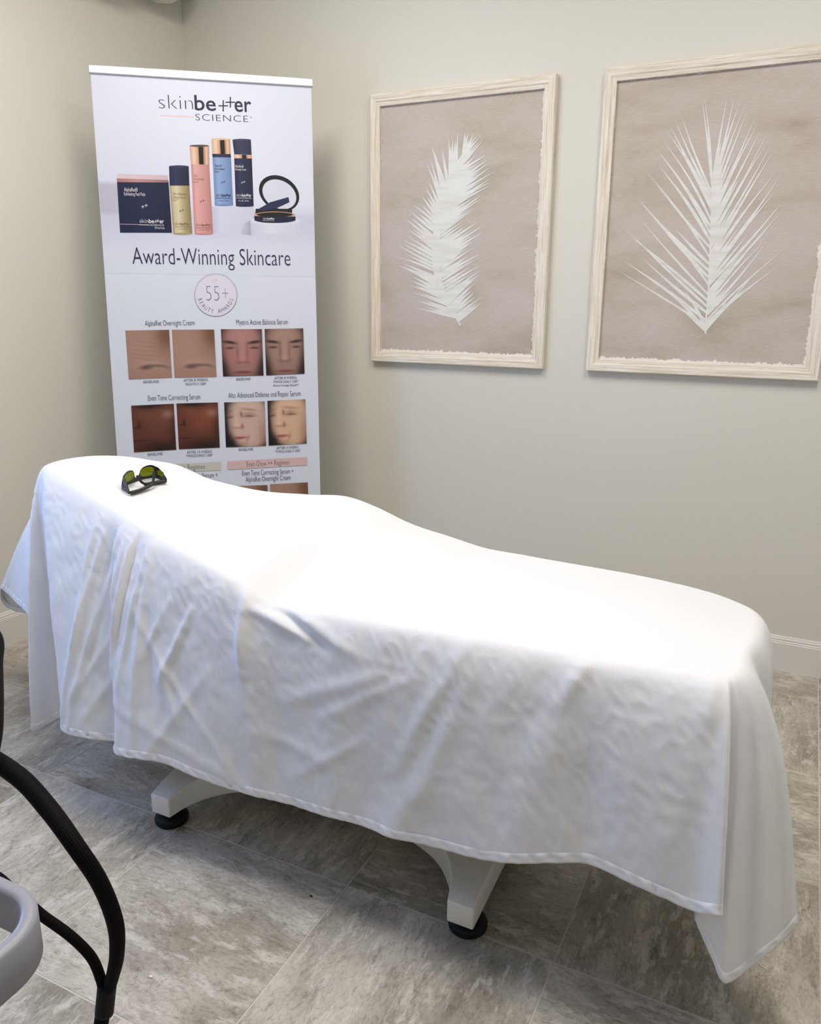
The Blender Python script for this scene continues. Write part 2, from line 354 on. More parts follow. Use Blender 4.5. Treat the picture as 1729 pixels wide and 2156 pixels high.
o = wl_block('air_vent', -0.93, -0.42, 0.085, 0.165, 2.548, 2.58, M_DARK, ac); o.matrix_parent_inverse = Matrix.Translation(-ac.location)

# ------------------------------------------------------------------ framed leaf prints
def leaf_poly(base, tip, w, curve=0.0):
    b = np.array(base, float); t = np.array(tip, float); d = t-b; L = np.linalg.norm(d); n = np.array([-d[1], d[0]])/max(L, 1e-6)
    left, right = [], []
    for k in range(7):
        s = k/6; wd = w*(0.55+0.45*math.sin(math.pi*min(1, s*1.3))) * (1-s)**0.55 if s < 1 else 0
        c = b+d*s+n*curve*L*math.sin(math.pi*s); left.append(c+n*wd/2); right.append(c-n*wd/2)
    return left+right[::-1][1:]
def print_frame(name, x0, x1, z0, z1, label, crop, stem, left, right, tl, tr, body, lw, seed, inner=(0.72, 0.93)):
    rnd = random.Random(seed); R = 0.044; yb = -0.001; yf = -0.030
    root = empty(name, ((x0+x1)/2, 0, z0)); tag(root, label, 'framed print', 'framed leaf prints on the wall')
    O = np.array([(x0+x1)/2, 0, z0])
    # four mitred rails; profile has a raised outer edge
    def rail(a, b, c, d, mat):     # outer a-b, inner d-c (x,z)
        V = []
        for (p, q) in ((a, d), (b, c)):
            p, q = np.array(p), np.array(q)
            for s, y in ((0, yb), (0, yf+.003), (0.08, yf), (0.60, yf+.001), (0.72, yf+.004), (1.0, yf+.006), (1.0, -0.008)):
                g = p+(q-p)*s; V.append((g[0], y, g[1]))
        m = 7; F = [(i, (i+1) % m, m+(i+1) % m, m+i) for i in range(m)]+[tuple(range(m)), tuple(range(m, 2*m))[::-1]]
        o = mesh('frame_rail', V, F, mat, root, origin=O*0); o.location = -O
        bm = bmesh.new(); bm.from_mesh(o.data); bmesh.ops.recalc_face_normals(bm, faces=bm.faces); bm.to_mesh(o.data); bm.free()
    o4 = [(x0, z0), (x1, z0), (x1, z1), (x0, z1)]; i4 = [(x0+R, z0+R), (x1-R, z0+R), (x1-R, z1-R), (x0+R, z1-R)]
    for k in range(4): rail(o4[k], o4[(k+1) % 4], i4[(k+1) % 4], i4[k], M_RAILX if k % 2 == 0 else M_RAILZ)
    yp = -0.013
    pr = from_bm('art_print', box_bm(x0+R-.006, x1-R+.006, yp, -0.006, z0+R-.006, z1-R+.006), M_LINEN, root); pr.location = -O
    # frond, traced as single leaflets in the plane of the print
    def P(c):
        g = at_y(crop[0]+c[0]/crop[2], crop[1]+c[1]/crop[2], yp); return (g[0], g[2])
    bm = bmesh.new(); lay = [0]
    def face(poly):
        lay[0] += 1; y = yp-0.0006-lay[0]*0.000006
        try: bm.faces.new([bm.verts.new((x, y, z)) for x, z in poly])
        except ValueError: pass
    st = catmull([P(c) for c in stem], 60)
    for side, tips, (t0, t1) in ((0, left, tl), (1, right, tr)):
        n = len(tips)
        for k, tp in enumerate(tips):
            s = t0+(t1-t0)*(k/(n-1)); b = st[int(max(0, min(59, s*59)))]; w = lw*rnd.uniform(0.75, 1.2)
            face(leaf_poly(b, P(tp), w, rnd.uniform(-0.02, 0.03)*(1 if side else -1)))
            if body and k+1 < n and (side or body > 0.001):   # a companion leaflet just inside
                tq = np.array(tp)*0.5+np.array(tips[k+1])*0.5; bb = st[int(max(0, min(59, (s+0.5*(t1-t0)/n)*59)))]
                q = np.array(P(tuple(tq))); face(leaf_poly(bb, bb+(q-bb)*rnd.uniform(*inner), w*1.05, 0.0))
    sw = 0.0032
    for a in range(len(st)-1):
        d = st[a+1]-st[a]; n_ = np.array([-d[1], d[0]])/np.linalg.norm(d)*(sw+(body if a > 6 else 0)*math.sin(math.pi*a/59)**0.6)
        face([st[a]+n_, st[a+1]+n_, st[a+1]-n_, st[a]-n_])
    fr = from_bm('printed_frond', bm, M_FROND, root); fr.location = -O; fr['label'] = 'white printed palm frond'
    # torn paper edge along the bottom and the right side
    V = []; F = []
    def strip(p0, p1, inw, wid, n=200):
        p0, p1, inw = map(np.array, (p0, p1, inw)); b0 = len(V)
        for k in range(n+1):
            g = p0+(p1-p0)*k/n; f = wid*(0.55+0.7*abs(mnoise.noise(Vector((k*0.31, seed, wid*90))))+0.5*abs(mnoise.noise(Vector((k*0.9, seed, wid*70))))+0.5*max(0, mnoise.noise(Vector((k*0.07, seed+3, 1)))))
            for q in (g, g+inw*f): V.append((q[0], yp-0.0010-len(F)*1e-6, q[1]))
            if k: i = b0+2*k; F.append((i-2, i-1, i+1, i))
    e = R-.004
    strip((x0+e, z0+e), (x1-e, z0+e), (0, 1), 0.016); strip((x1-e, z0+e), (x1-e, z1-e), (-1, 0), 0.014); strip((x0+e, z1-e), (x1-e, z1-e), (0, -1), 0.006); strip((x0+e, z0+e), (x0+e, z1-e), (1, 0), 0.005)
    o = mesh('torn_paper_edge', V, F, M_TORN, root); o.location = -O; return root
L1 = [(375,1660),(388,1610),(345,1552),(330,1503),(338,1470),(300,1385),(256,1370),(262,1312),(256,1226),(276,1186),(325,1122),(310,1050),(346,1000),(364,956),(420,890),(445,830),(452,662),(484,532),(505,585),(603,490),(634,482),(668,447)]
R1 = [(800,1660),(850,1616),(836,1582),(786,1548),(790,1482),(800,1452),(820,1426),(826,1396),(826,1366),(822,1310),(826,1290),(786,1240),(790,1190),(846,1136),(850,1090),(822,1060),(722,1072),(780,986),(806,960),(836,905),(850,870),(905,812),(916,782),(916,760),(930,716),(904,686),(894,655),(890,632),(880,600),(855,490),(830,472),(812,460),(780,455),(740,455),(715,455)]
print_frame('framed_print', 1.039, 1.811, 1.0895, 2.1435, 'narrower whitewashed frame with slim feather-like white palm leaf', (760, 140, 3.267),
    [(685,1780),(635,1690),(570,1570),(525,1420),(515,1260),(530,1100),(560,960),(610,810),(680,660),(720,590)], L1, R1, (0.08, 0.86), (0.04, 0.98), 0.013, 0.0165, 3)
L2 = [(615,1655),(565,1580),(645,1545),(235,1425),(262,1360),(388,1350),(285,1170),(290,1197),(370,1105),(470,1125),(360,980),(365,997),(590,1170),(410,820),(465,890),(485,780),(475,685),(495,705),(512,625),(545,580),(560,545),(590,510),(628,478),(752,370),(768,355)]
R2 = [(920,1590),(1040,1490),(1085,1430),(1262,1370),(1300,1262),(1160,1240),(1165,1222),(1175,1155),(1262,1040),(1268,980),(1230,915),(1245,830),(1235,790),(1195,690),(1188,635),(1180,595),(1160,572),(1133,530),(1105,510),(1080,480),(1042,420),(1020,405),(990,385),(952,360),(910,350)]
print_frame('framed_print', 1.984, 2.789, 1.091, 2.1415, 'wider whitewashed frame with broad fan-shaped white palm leaf, nearest the right edge', (1220, 80, 2.914),
    [(775,1815),(775,1760),(790,1600),(800,1400),(808,1200),(815,1000),(815,870)], L2, R2, (0.07, 0.97), (0.07, 0.97), 0.00005, 0.0125, 5, (0.35, 0.62))

# ------------------------------------------------------------------ roll-up banner
B_TL = np.array([0.277, -0.746, 2.142]); B_AZ, B_LEAN, B_ROLL = math.radians(53.04), math.radians(4.404), math.radians(-0.355)
_hd = np.array([math.sin(B_AZ), math.cos(B_AZ), 0]); B_N0 = np.array([math.cos(B_AZ), -math.sin(B_AZ), 0])
_up = math.cos(B_LEAN)*np.array([0, 0, 1.0])-math.sin(B_LEAN)*B_N0
B_A = math.cos(B_ROLL)*_hd+math.sin(B_ROLL)*_up; B_B = -math.sin(B_ROLL)*_hd+math.cos(B_ROLL)*_up; B_NRM = np.cross(B_A, B_B)
BW = 0.80; BH = (B_TL[2]-0.085)/B_B[2]
b_foot = B_TL+B_A*BW/2-B_B*BH; ban = empty('roll_up_banner', (b_foot[0], b_foot[1], 0))
tag(ban, 'tall white roll-up banner advertising skincare, standing in the corner behind the bed', 'banner')
B_INV = Matrix.Translation(-ban.location)
def bl(u, v, d=0.0): return B_TL+B_A*u-B_B*v+B_NRM*d
def buv(px, py):
    g = onp(px, py, B_NRM, B_NRM@B_TL)-B_TL; return np.array([g@B_A, -(g@B_B)])
def bpart(name, V, F, mat, parent=ban, smooth=False, colors=None):
    o = mesh(name, V, F, mat, parent, smooth)
    if parent is ban: o.matrix_parent_inverse = B_INV
    if colors is not None:
        at = o.data.color_attributes.new('Col', 'FLOAT_COLOR', 'POINT')
        for i, c in enumerate(colors): at.data[i].color = c
    return o
# graphic: thin vinyl panel with a slight curl near the sides
V = []; F = []; nu, nv = 24, 50
for back in (0, 1):
    for j in range(nv+1):
        for i in range(nu+1):
            u = BW*i/nu; V.append(bl(u, BH*j/nv, (-0.0006 if back else 0.0)))
for j in range(nv):
    for i in range(nu):
        a = j*(nu+1)+i; F.append((a, a+nu+1, a+nu+2, a+1)); k = (nu+1)*(nv+1); F.append((k+a, k+a+1, k+a+nu+2, k+a+nu+1))
gp = bpart('graphic_panel', V, F, M_BAN)
def bbox(name, u0, u1, v0, v1, d0, d1, mat, bev=0.002):
    bm = box_bm(u0, u1, v0, v1, d0, d1, bev)
    for v in bm.verts: v.co = Vector(bl(v.co.x, v.co.y, v.co.z))
    o = from_bm(name, bm, mat, ban); o.matrix_parent_inverse = B_INV; return o
bbox('top_rail', -0.006, BW+0.006, -0.024, 0.004, -0.010, 0.008, M_ALU, 0.003)
bbox('support_pole', BW/2-0.012, BW/2+0.012, 0.0, BH+0.02, -0.045, -0.021, M_ALU)
cx, cy = b_foot[0], b_foot[1]
def ground_box(name, u0, u1, w0, w1, z0, z1, mat, bev):
    bm = box_bm(u0, u1, w0, w1, z0, z1, bev)
    for v in bm.verts:
        q = np.array([cx, cy, 0])+_hd*v.co.x+B_N0*v.co.y; v.co = Vector((q[0], q[1], v.co.z))
    o = from_bm(name, bm, mat, ban); o.matrix_parent_inverse = B_INV
ground_box('base_cassette', -BW/2-0.02, BW/2+0.02, -0.06, 0.05, 0.012, 0.095, M_ALU, 0.012)
for s in (-1, 1): ground_box('base_foot', s*0.28-0.02, s*0.28+0.02, -0.12, 0.12, 0.0, 0.013, M_ALU, 0.003)

LAYER = [0]
def lay():
    LAYER[0] += 1; return 0.0004+LAYER[0]*0.000012
def c1(x, y): return (180+x/3.458, 120+y/3.458)
def c2(x, y): return (200+x/3.458, 500+y/3.458)
def c3(x, y): return (220+x/3.602, 800+y/3.602)
def pv(p, d): q = buv(*p); return bl(q[0], q[1], d)
def lin(c): q = srgb(*c); return (q[0]*0.81, q[1]*0.83, q[2]*0.87, 1)
def quad(name, pts, stops, mat=None, n=1):
    """flat printed patch: pts TL,TR,BR,BL in photograph pixels; stops = [(s,(r,g,b))] across"""
    d = lay(); tl, tr, br, bl_ = [buv(*p) for p in pts]; V = []; C = []; F = []
    for s, c in stops:
        a = tl+(tr-tl)*s; b = bl_+(br-bl_)*s
        for k in range(n+1):
            q = a+(b-a)*k/n; V.append(bl(q[0], q[1], d)); C.append(lin(c))
    m = n+1
    for i in range(len(stops)-1):
        for k in range(n): F.append((i*m+k, i*m+k+1, (i+1)*m+k+1, (i+1)*m+k))
    return bpart(name, V, F, M_PRINT, gp, colors=C)
def ell(name, c, rx, ry, colr, rot=0, inner=0.0, n=44):
    """ellipse or ring, photograph pixels"""
    d = lay(); V = []; F = []; cr, sr = math.cos(rot), math.sin(rot)
    for k in range(n):
        a = 2*math.pi*k/n
        for f in (1.0, inner):
            x, y = rx*f*math.cos(a), ry*f*math.sin(a); V.append(pv((c[0]+x*cr-y*sr, c[1]+x*sr+y*cr), d))
    for k in range(n): F.append((2*k, 2*k+1, (2*((k+1) % n))+1, 2*((k+1) % n)))
    return bpart(name, V, F, M_PRINT, gp, colors=[lin(colr)]*len(V))
def poly(name, pts, colr):
    d = lay(); V = [pv(p, d) for p in pts]; return bpart(name, V, [tuple(range(len(V)))], M_PRINT, gp, colors=[lin(colr)]*len(V))
# --- lettering
_deps = None
def glyphs(body, offset=0.0, spacing=1.0):
    cu = bpy.data.curves.new('lettering', 'FONT'); cu.body = body; cu.size = 1.0; cu.resolution_u = 3; cu.offset = offset; cu.space_character = spacing; cu.fill_mode = 'FRONT'
    ob = bpy.data.objects.new('lettering', cu); col.objects.link(ob); bpy.context.view_layer.update()
    me = bpy.data.meshes.new_from_object(ob.evaluated_get(bpy.context.evaluated_depsgraph_get()))
    V = np.array([v.co[:] for v in me.vertices]).reshape(-1, 3); F = [tuple(p.vertices) for p in me.polygons]
    bpy.data.objects.remove(ob); bpy.data.curves.remove(cu); bpy.data.meshes.remove(me); return V, F
def text(body, pl_, pr_, hpx, mat=M_INKG, offset=0.0, name='printed_text', ref=None, spacing=1.0):
    """lettering fitted between two baseline points given in photograph pixels; hpx = height above the baseline"""
    V, F = glyphs(body, offset, spacing)
    if not len(V): return
    x0, x1, y1 = V[:, 0].min(), V[:, 0].max(), V[:, 1].max()
    a, b = buv(*pl_), buv(*pr_); mid = ((pl_[0]+pr_[0])/2, (pl_[1]+pr_[1])/2)
    hgt = np.linalg.norm(buv(mid[0], mid[1]-hpx)-buv(*mid)); ax = b-a; L = np.linalg.norm(ax); ax /= L; ay = np.array([ax[1], -ax[0]])
    d = lay(); out = []
    for v in V:
        q = a+ax*((v[0]-x0)/(x1-x0)*L)+ay*(v[1]/y1*hgt); out.append(bl(q[0], q[1], d))
    return bpart(name, out, F, mat, gp)
def plus(c, w, h, st, mat, name='printed_plus_mark'):
    d = lay(); V = []; F = []
    for a, b in ((w/2, st/2), (st/2, h/2)):
        i = len(V); V += [pv((c[0]+x, c[1]+y), d) for x, y in ((-a, -b), (-a, b), (a, b), (a, -b))]; F.append((i, i+1, i+2, i+3))
    return bpart(name, V, F, mat, gp)
def line(name, p, q, w, mat):
    d = lay(); V = [pv((p[0], p[1]-w/2), d), pv((p[0], p[1]+w/2), d), pv((q[0], q[1]+w/2), d), pv((q[0], q[1]-w/2), d)]
    return bpart(name, V, [(0, 1, 2, 3)], mat, gp)
# backdrop of the product photograph
def backdrop():
    d = lay(); V = []; C = []; F = []; nx, ny = 36, 44; e = 0.0012
    for j in range(ny+1):
        for i in range(nx+1):
            u = e+(BW-2*e)*i/nx; v = 0.004+0.70*j/ny; V.append(bl(u, v, d))
            s = i/nx; t = j/ny; c = np.array([229, 231, 238.0])
            c = c+(np.array([222, 223, 234])-c)*math.exp(-((s-0.1)/0.35)**2)*min(1, t*1.5)
            if t > 0.62: c = c+(np.array([212, 210, 224])-c)*min(1, (t-0.62)/0.06)*math.exp(-((t-0.70)/0.14)**2)
            if s < 0.12 and 0.545 < t < 0.69: c = np.array([196, 191, 203.0])
            if t > 0.80: c = c+(np.array([226, 228, 234])-c)*min(1, (t-0.80)/0.15)
            C.append(lin(c))
    for j in range(ny):
        for i in range(nx): a = j*(nx+1)+i; F.append((a, a+nx+1, a+nx+2, a+1))
    bpart('printed_backdrop', V, F, M_PRINT, gp, colors=C)
backdrop()
# the wordmark
text('skin', c1(535, 376), c1(785, 384), 29.5, M_INK, -0.022)
text('be', c1(797, 386), c1(952, 392), 31.5, M_INK, 0.012)
plus(c1(1003, 356), 20.5, 24, 2.6, M_INK); plus(c1(1055, 330), 20.5, 22.5, 2.6, M_INK)
text('er', c1(1087, 397), c1(1210, 402), 22.5, M_INK, 0.012)
text('SCIENCE', c1(802, 462), c1(1186, 475), 13.6, M_INK, -0.012, spacing=1.1)
text('®', c1(1198, 447), c1(1213, 447), 4.0, M_INK)
line('printed_line', c1(542, 427), c1(787, 437), 2.2, M_INKP)
# product photograph
quad('printed_plinth', [c1(920, 1088), c1(1226, 1090), c1(1232, 1283), c1(928, 1283)], [(0, (200, 198, 214)), (.2, (218, 218, 230)), (1, (210, 210, 222))])
quad('printed_plinth', [c1(1200, 1190), c1(1565, 1195), c1(1560, 1318), c1(1205, 1310)], [(0, (208, 206, 218)), (.4, (226, 226, 234)), (1, (214, 214, 224))])
ell('printed_plinth', c1(1382, 1310), 51.5, 8, (218, 218, 228)); ell('printed_plinth', c1(1382, 1192), 52.8, 9, (226, 226, 234))
quad('printed_shadow', [c1(1150, 1215), c1(1200, 1190), c1(1205, 1300), c1(1130, 1290)], [(0, (205, 203, 216)), (1, (172, 168, 186))])
quad('printed_box', [c1(232, 850), c1(600, 862), c1(604, 900), c1(228, 886)], [(0, (228, 205, 208)), (.5, (226, 196, 200)), (1, (214, 186, 190))])
quad('printed_box', [c1(228, 884), c1(604, 896), c1(606, 916), c1(230, 912)], [(0, (168, 120, 118)), (.4, (198, 146, 142)), (1, (150, 108, 106))])
quad('printed_box', [c1(230, 911), c1(606, 914), c1(630, 1281), c1(252, 1280)], [(0, (27, 33, 62)), (.5, (31, 39, 70)), (1, (25, 31, 58))])
G = [(0, (150, 134, 96)), (.12, (206, 190, 146)), (.35, (224, 211, 172)), (.6, (190, 172, 126)), (.85, (160, 142, 98)), (1, (140, 122, 84))]
PK = [(0, (206, 142, 134)), (.2, (232, 172, 164)), (.5, (222, 160, 152)), (.85, (206, 142, 134)), (1, (190, 126, 120))]
BLU = [(0, (118, 144, 184)), (.25, (148, 174, 210)), (.6, (134, 160, 198)), (1, (112, 136, 176))]
NV = [(0, (30, 33, 58)), (.3, (44, 49, 82)), (.7, (34, 38, 66)), (1, (26, 29, 52))]
RG = [(0, (214, 168, 136)), (.2, (244, 208, 178)), (.33, (226, 178, 142)), (.44, (206, 154, 116)), (.46, (24, 18, 14)), (.68, (20, 15, 12)), (.70, (170, 116, 78)), (.85, (238, 196, 162)), (1, (186, 134, 98))]
def bottle(pts, stops): return quad('printed_bottle', [c1(*p) for p in pts], stops)
bottle([(612, 930), (757, 930), (778, 1290), (640, 1290)], G); ell('printed_bottle', c1(709, 1288), 19.8, 2.6, (176, 158, 116))
bottle([(608, 797), (752, 797), (757, 937), (613, 937)], NV); ell('printed_bottle', c1(680, 797), 20.6, 2.4, (56, 60, 90))
bottle([(768, 778), (902, 782), (930, 1290), (795, 1290)], PK); ell('printed_bottle', c1(862, 1289), 19.4, 2.4, (204, 142, 134))
bottle([(757, 645), (900, 650), (903, 785), (767, 781)], RG); ell('printed_bottle', c1(829, 647), 20.6, 2.4, (96, 78, 66))
bottle([(925, 728), (1060, 730), (1076, 1081), (942, 1079)], BLU); ell('printed_bottle', c1(1009, 1080), 19.2, 2.0, (118, 142, 182))
bottle([(923, 704), (1058, 706), (1060, 732), (925, 730)], NV)
bottle([(917, 595), (1053, 598), (1058, 707), (923, 705)], RG); ell('printed_bottle', c1(985, 597), 19.6, 2.2, (232, 202, 172))
bottle([(1083, 738), (1212, 740), (1225, 1086), (1095, 1084)], NV); ell('printed_bottle', c1(1160, 1085), 18.7, 1.8, (34, 37, 62))
bottle([(1080, 711), (1210, 714), (1212, 740), (1083, 737)], RG)
bottle([(1070, 602), (1205, 607), (1210, 713), (1083, 709)], [(0, (40, 40, 62)), (.4, (58, 58, 84)), (1, (38, 38, 60))]); ell('printed_bottle', c1(1138, 604), 19.4, 2.4, (64, 64, 88))
# open compact
ell('printed_compact', c1(1410, 992), 45, 35, (22, 22, 28), 0.55, 0.0); ell('printed_compact', c1(1412, 1000), 38, 28.5, (222, 222, 230), 0.55)
quad('printed_compact', [c1(1240, 1105), c1(1505, 1105), c1(1505, 1150), c1(1235, 1150)], [(0, (20, 18, 20)), (1, (34, 32, 34))])
ell('printed_compact', c1(1378, 1150), 43.5, 7.0, (214, 166, 140)); quad('printed_compact', [c1(1228, 1158), c1(1530, 1162), c1(1530, 1190), c1(1230, 1185)], [(0, (26, 30, 54)), (.4, (44, 50, 82)), (1, (24, 27, 48))])
ell('printed_compact', c1(1380, 1186), 43.5, 6.6, (30, 34, 58)); ell('printed_compact', c1(1378, 1148), 38, 5.0, (30, 26, 26))
poly('printed_compact', [c1(1250, 1112), c1(1345, 1058), c1(1478, 1020), c1(1486, 1058), c1(1400, 1098), c1(1300, 1122)], (40, 46, 78))
# lettering on the packs
def marks(px, py, mat, k=1.0): plus((px-4.2*k, py+1.5*k), 8*k, 8*k, 1.3*k, mat); plus((px+4.2*k, py-1.8*k), 8*k, 8*k, 1.3*k, mat)
def minilogo(x0, y0, x1, y1, h, mat):
    a, b = c1(x0, y0), c1(x1, y1); f = lambda s: (a[0]+(b[0]-a[0])*s, a[1]+(b[1]-a[1])*s)
    text('skin', f(0), f(.36), h, mat, -0.01); text('be', f(.38), f(.60), h, mat, 0.02)
    plus((f(.665)[0], f(.665)[1]-h*.42), h*.75, h*.9, 1.0, mat); plus((f(.75)[0], f(.75)[1]-h*.62), h*.75, h*.9, 1.0, mat)
    text('er', f(.82), f(1), h*.72, mat, 0.02); g = h*.72
    text('SCIENCE', (f(.42)[0], f(.42)[1]+g), (f(1)[0], f(1)[1]+g), h*.42, mat)
    line('printed_line', (f(-.02)[0], f(0)[1]+g*.75), (f(.39)[0], f(.39)[1]+g*.75), 0.8, mat)
text('AlphaRet®', c1(281, 978), c1(382, 981), 8.5, M_INKW); text('Exfoliating Peel Pads', c1(282, 1008), c1(436, 1012), 7.0, M_INKW)
marks(*c1(430, 1086), M_INKW, 0.85); minilogo(396, 1207, 572, 1211, 8.2, M_INKW); text('30 Peel Pads', c1(505, 1251), c1(576, 1253), 4.2, M_INKW)
line('printed_line', c1(252, 1217), c1(465, 1222), 0.8, M_INKP)
text('Alto Advanced', c1(637, 1004), c1(735, 1007), 5.4, M_INKB); text('Defense and Repair', c1(638, 1028), c1(735, 1031), 4.4, M_INKB); text('Serum™', c1(639, 1046), c1(678, 1047), 4.0, M_INKB)
marks(*c1(700, 1119), M_INKG, 0.62); minilogo(650, 1224, 755, 1226, 6.2, M_INKB); text('1 fl oz / 30 ml', c1(672, 1258), c1(744, 1259), 3.2, M_INKB)
text('Even', c1(790, 872), c1(812, 873), 5.0, M_INKB); text('Tone Correcting', c1(788, 896), c1(862, 898), 5.0, M_INKB); text('Serum™', c1(788, 917), c1(822, 918), 4.2, M_INKB)
marks(*c1(850, 1049), M_INKG, 0.62); minilogo(806, 1232, 914, 1234, 6.2, M_INKB); text('1.7 FL. OZ. / 50 ML', c1(820, 1264), c1(902, 1266), 3.2, M_INKB)
text('Mystro®', c1(943, 800), c1(992, 801), 5.6, M_INK); text('Active Balance', c1(944, 822), c1(1014, 824), 4.6, M_INK); text('Serum', c1(944, 842), c1(972, 843), 4.4, M_INK)
marks(*c1(1003, 911), M_INK, 0.55); minilogo(952, 1016, 1060, 1018, 6.0, M_INK); text('1 fl oz / 30 ml', c1(972, 1051), c1(1044, 1053), 3.2, M_INK)
text('AlphaRet®', c1(1089, 804), c1(1152, 806), 5.6, M_INKW); text('Overnight Cream', c1(1090, 826), c1(1170, 828), 4.6, M_INKW)
marks(*c1(1148, 913), M_INKW, 0.55); minilogo(1099, 1016, 1208, 1018, 6.0, M_INKW); text('1 FL. OZ. / 30 ML', c1(1113, 1052), c1(1190, 1054), 3.2, M_INKW)
minilogo(1293, 1182, 1376, 1185, 4.2, M_INKW)
# headline and seal
text('Award-Winning Skincare', c2(275, 193), c2(1424, 206), 34.5, M_INK, -0.010)
sc = c2(880, 420)
ell('printed_seal', sc, 45.0, 45.0, (118, 114, 122)); ell('printed_seal', sc, 44.2, 44.2, (232, 230, 236)); ell('printed_seal', sc, 42.4, 42.4, (224, 206, 212)); ell('printed_seal', sc, 41.6, 41.6, (232, 226, 232))
text('55+', c2(812, 462), c2(974, 464), 31, M_INK, -0.03)
marks(*c2(872, 314), M_INKP, 0.7)
BA = 'BEAUTY AWARDS'; d_ = lay(); VV = []; FF = []
for k, ch in enumerate(BA):
    if ch == ' ': continue
    gv, gf = glyphs(ch, -0.006); a = math.radians(194-k*(208/(len(BA)-1))+90-90) if False else math.radians(192-k*204/(len(BA)-1)*0.0) ; ang = math.radians(196+ (344-196)*k/(len(BA)-1))
    wd_ = gv[:, 0].max()-gv[:, 0].min(); mx_ = (gv[:, 0].max()+gv[:, 0].min())/2; s_ = 8.6/gv[:, 1].max(); i0 = len(VV)
    for v in gv:
        lx = (v[0]-mx_)*s_*0.80; r_ = 38.5-v[1]*s_                 # text reads left to right along the lower arc, tops towards the centre
        aa = ang+lx/38.5; VV.append(pv((sc[0]+r_*math.cos(aa), sc[1]-r_*math.sin(aa)), d_))
    FF += [tuple(i0+j for j in f) for f in gf]
bpart('printed_text', VV, FF, M_INK, gp)
# captions
T = [('AlphaRet Overnight Cream', c2, 365, 644, 727, 638, 11.0), ('Mystro Active Balance Serum', c2, 1030, 636, 1405, 632, 11.0),
 ('BASELINE', c2, 355, 1061, 467, 1057, 5.6), ('AFTER 8 WEEKS,', c2, 645, 1050, 825, 1044, 5.6), ('NIGHTLY USE*', c2, 660, 1077, 812, 1073, 5.6),
 ('BASELINE', c2, 1030, 1041, 1133, 1038, 5.4), ('AFTER 8 WEEKS,', c2, 1306, 1033, 1472, 1028, 5.4), ('TWICE-DAILY USE*', c2, 1298, 1060, 1480, 1055, 5.4), ('Above Average Result**', c2, 1296, 1084, 1484, 1080, 4.6),
 ('Even Tone Correcting Serum', c3, 333, 157, 728, 145, 11.0), ('Alto Advanced Defense and Repair Serum', c3, 940, 137, 1488, 120, 11.0),
 ('BASELINE', c3, 330, 574, 442, 567, 5.4), ('AFTER 12 WEEKS,', c3, 626, 558, 818, 551, 5.4), ('TWICE-DAILY USE*', c3, 620, 585, 825, 577, 5.4),
 ('BASELINE', c3, 1020, 538, 1128, 533, 5.2), ('AFTER 4 WEEKS,', c3, 1305, 525, 1477, 517, 5.2), ('TWICE-DAILY USE*', c3, 1297, 552, 1487, 544, 5.2)]
for s, c, xa, ya, xb, yb_, h_ in T: text(s, c(xa, ya), c(xb, yb_), h_, M_INKG, -0.006 if h_ > 8 else 0.0)
quad('printed_bar', [c3(247, 650), c3(883, 620), c3(886, 683), c3(250, 713)], [(0, (212, 207, 190)), (1, (212, 207, 190))])
quad('printed_bar', [c3(930, 617), c3(1536, 584), c3(1538, 645), c3(932, 680)], [(0, (226, 190, 184)), (1, (226, 190, 184))])
text('++ Regimen', c3(575, 684), c3(765, 675), 11.0, M_INKG, -0.006); text('Serum +', c3(742, 743), c3(861, 737), 10.5, M_INKG, -0.006)
text('Even Glow ++ Regimen', c3(1080, 658), c3(1403, 642), 11.0, M_INKG, -0.006)
text('Even Tone Correcting Serum +', c3(1045, 725), c3(1434, 708), 10.5, M_INKG, -0.006); text('AlphaRet Overnight Cream', c3(1072, 773), c3(1412, 756), 10.5, M_INKG, -0.006)
# before / after photographs: soft painted close-ups on a fine grid
def photo(pts, paint, n=64):
    d = lay(); tl, tr, br, bl_ = [buv(*p) for p in pts]
    g = np.linspace(0, 1, n+1); X, Y = np.meshgrid(g, g); C = np.zeros((n+1, n+1, 3))
    def fill(c): C[:] = c
    def blob(cx, cy, rx, ry, c, a=1.0, rot=0.0, hard=1.0):
        cr, sr = math.cos(rot), math.sin(rot); dx, dy = X-cx, Y-cy; u = (dx*cr+dy*sr)/rx; v = (-dx*sr+dy*cr)/ry
        q = np.exp(-np.power(u*u+v*v, hard))*a; C[:] = C+(np.array(c, float)-C)*q[:, :, None]
    paint(fill, blob, X, Y, C)
    P = ((1-Y)*(1-X))[..., None]*tl+((1-Y)*X)[..., None]*tr+(Y*X)[..., None]*br+(Y*(1-X))[..., None]*bl_
    V = [bl(q[0], q[1], d) for q in P.reshape(-1, 2)]; F = []
    for j in range(n):
        for i in range(n): a = j*(n+1)+i; F.append((a, a+n+1, a+n+2, a+1))
    bpart('printed_photo', V, F, M_PRINT, gp, colors=[lin(np.clip(c, 0, 255)) for c in C.reshape(-1, 3)])
def forehead(k):
    def f(fill, blob, X, Y, C):
        fill((166, 128, 108)); blob(.3, .35, .5, .5, (182, 142, 120), .8); blob(.95, .1, .25, .3, (112, 74, 52), .8); blob(.55, .72, .4, .12, (192, 156, 136), .7)
        if k:
            for j in range(5): blob(.5, .25+.09*j, .5, .012, (142, 104, 86), .35, .12)
        blob(.42, .77, .16, .05, (92, 70, 64), .9, -.05, 1.5); blob(.62, .74, .24, .03, (112, 86, 76), .8, .02, 1.5); blob(.85, .77, .14, .03, (120, 92, 80), .7, .25)
        blob(.6, .95, .5, .14, (176, 130, 110), .6)
    return f
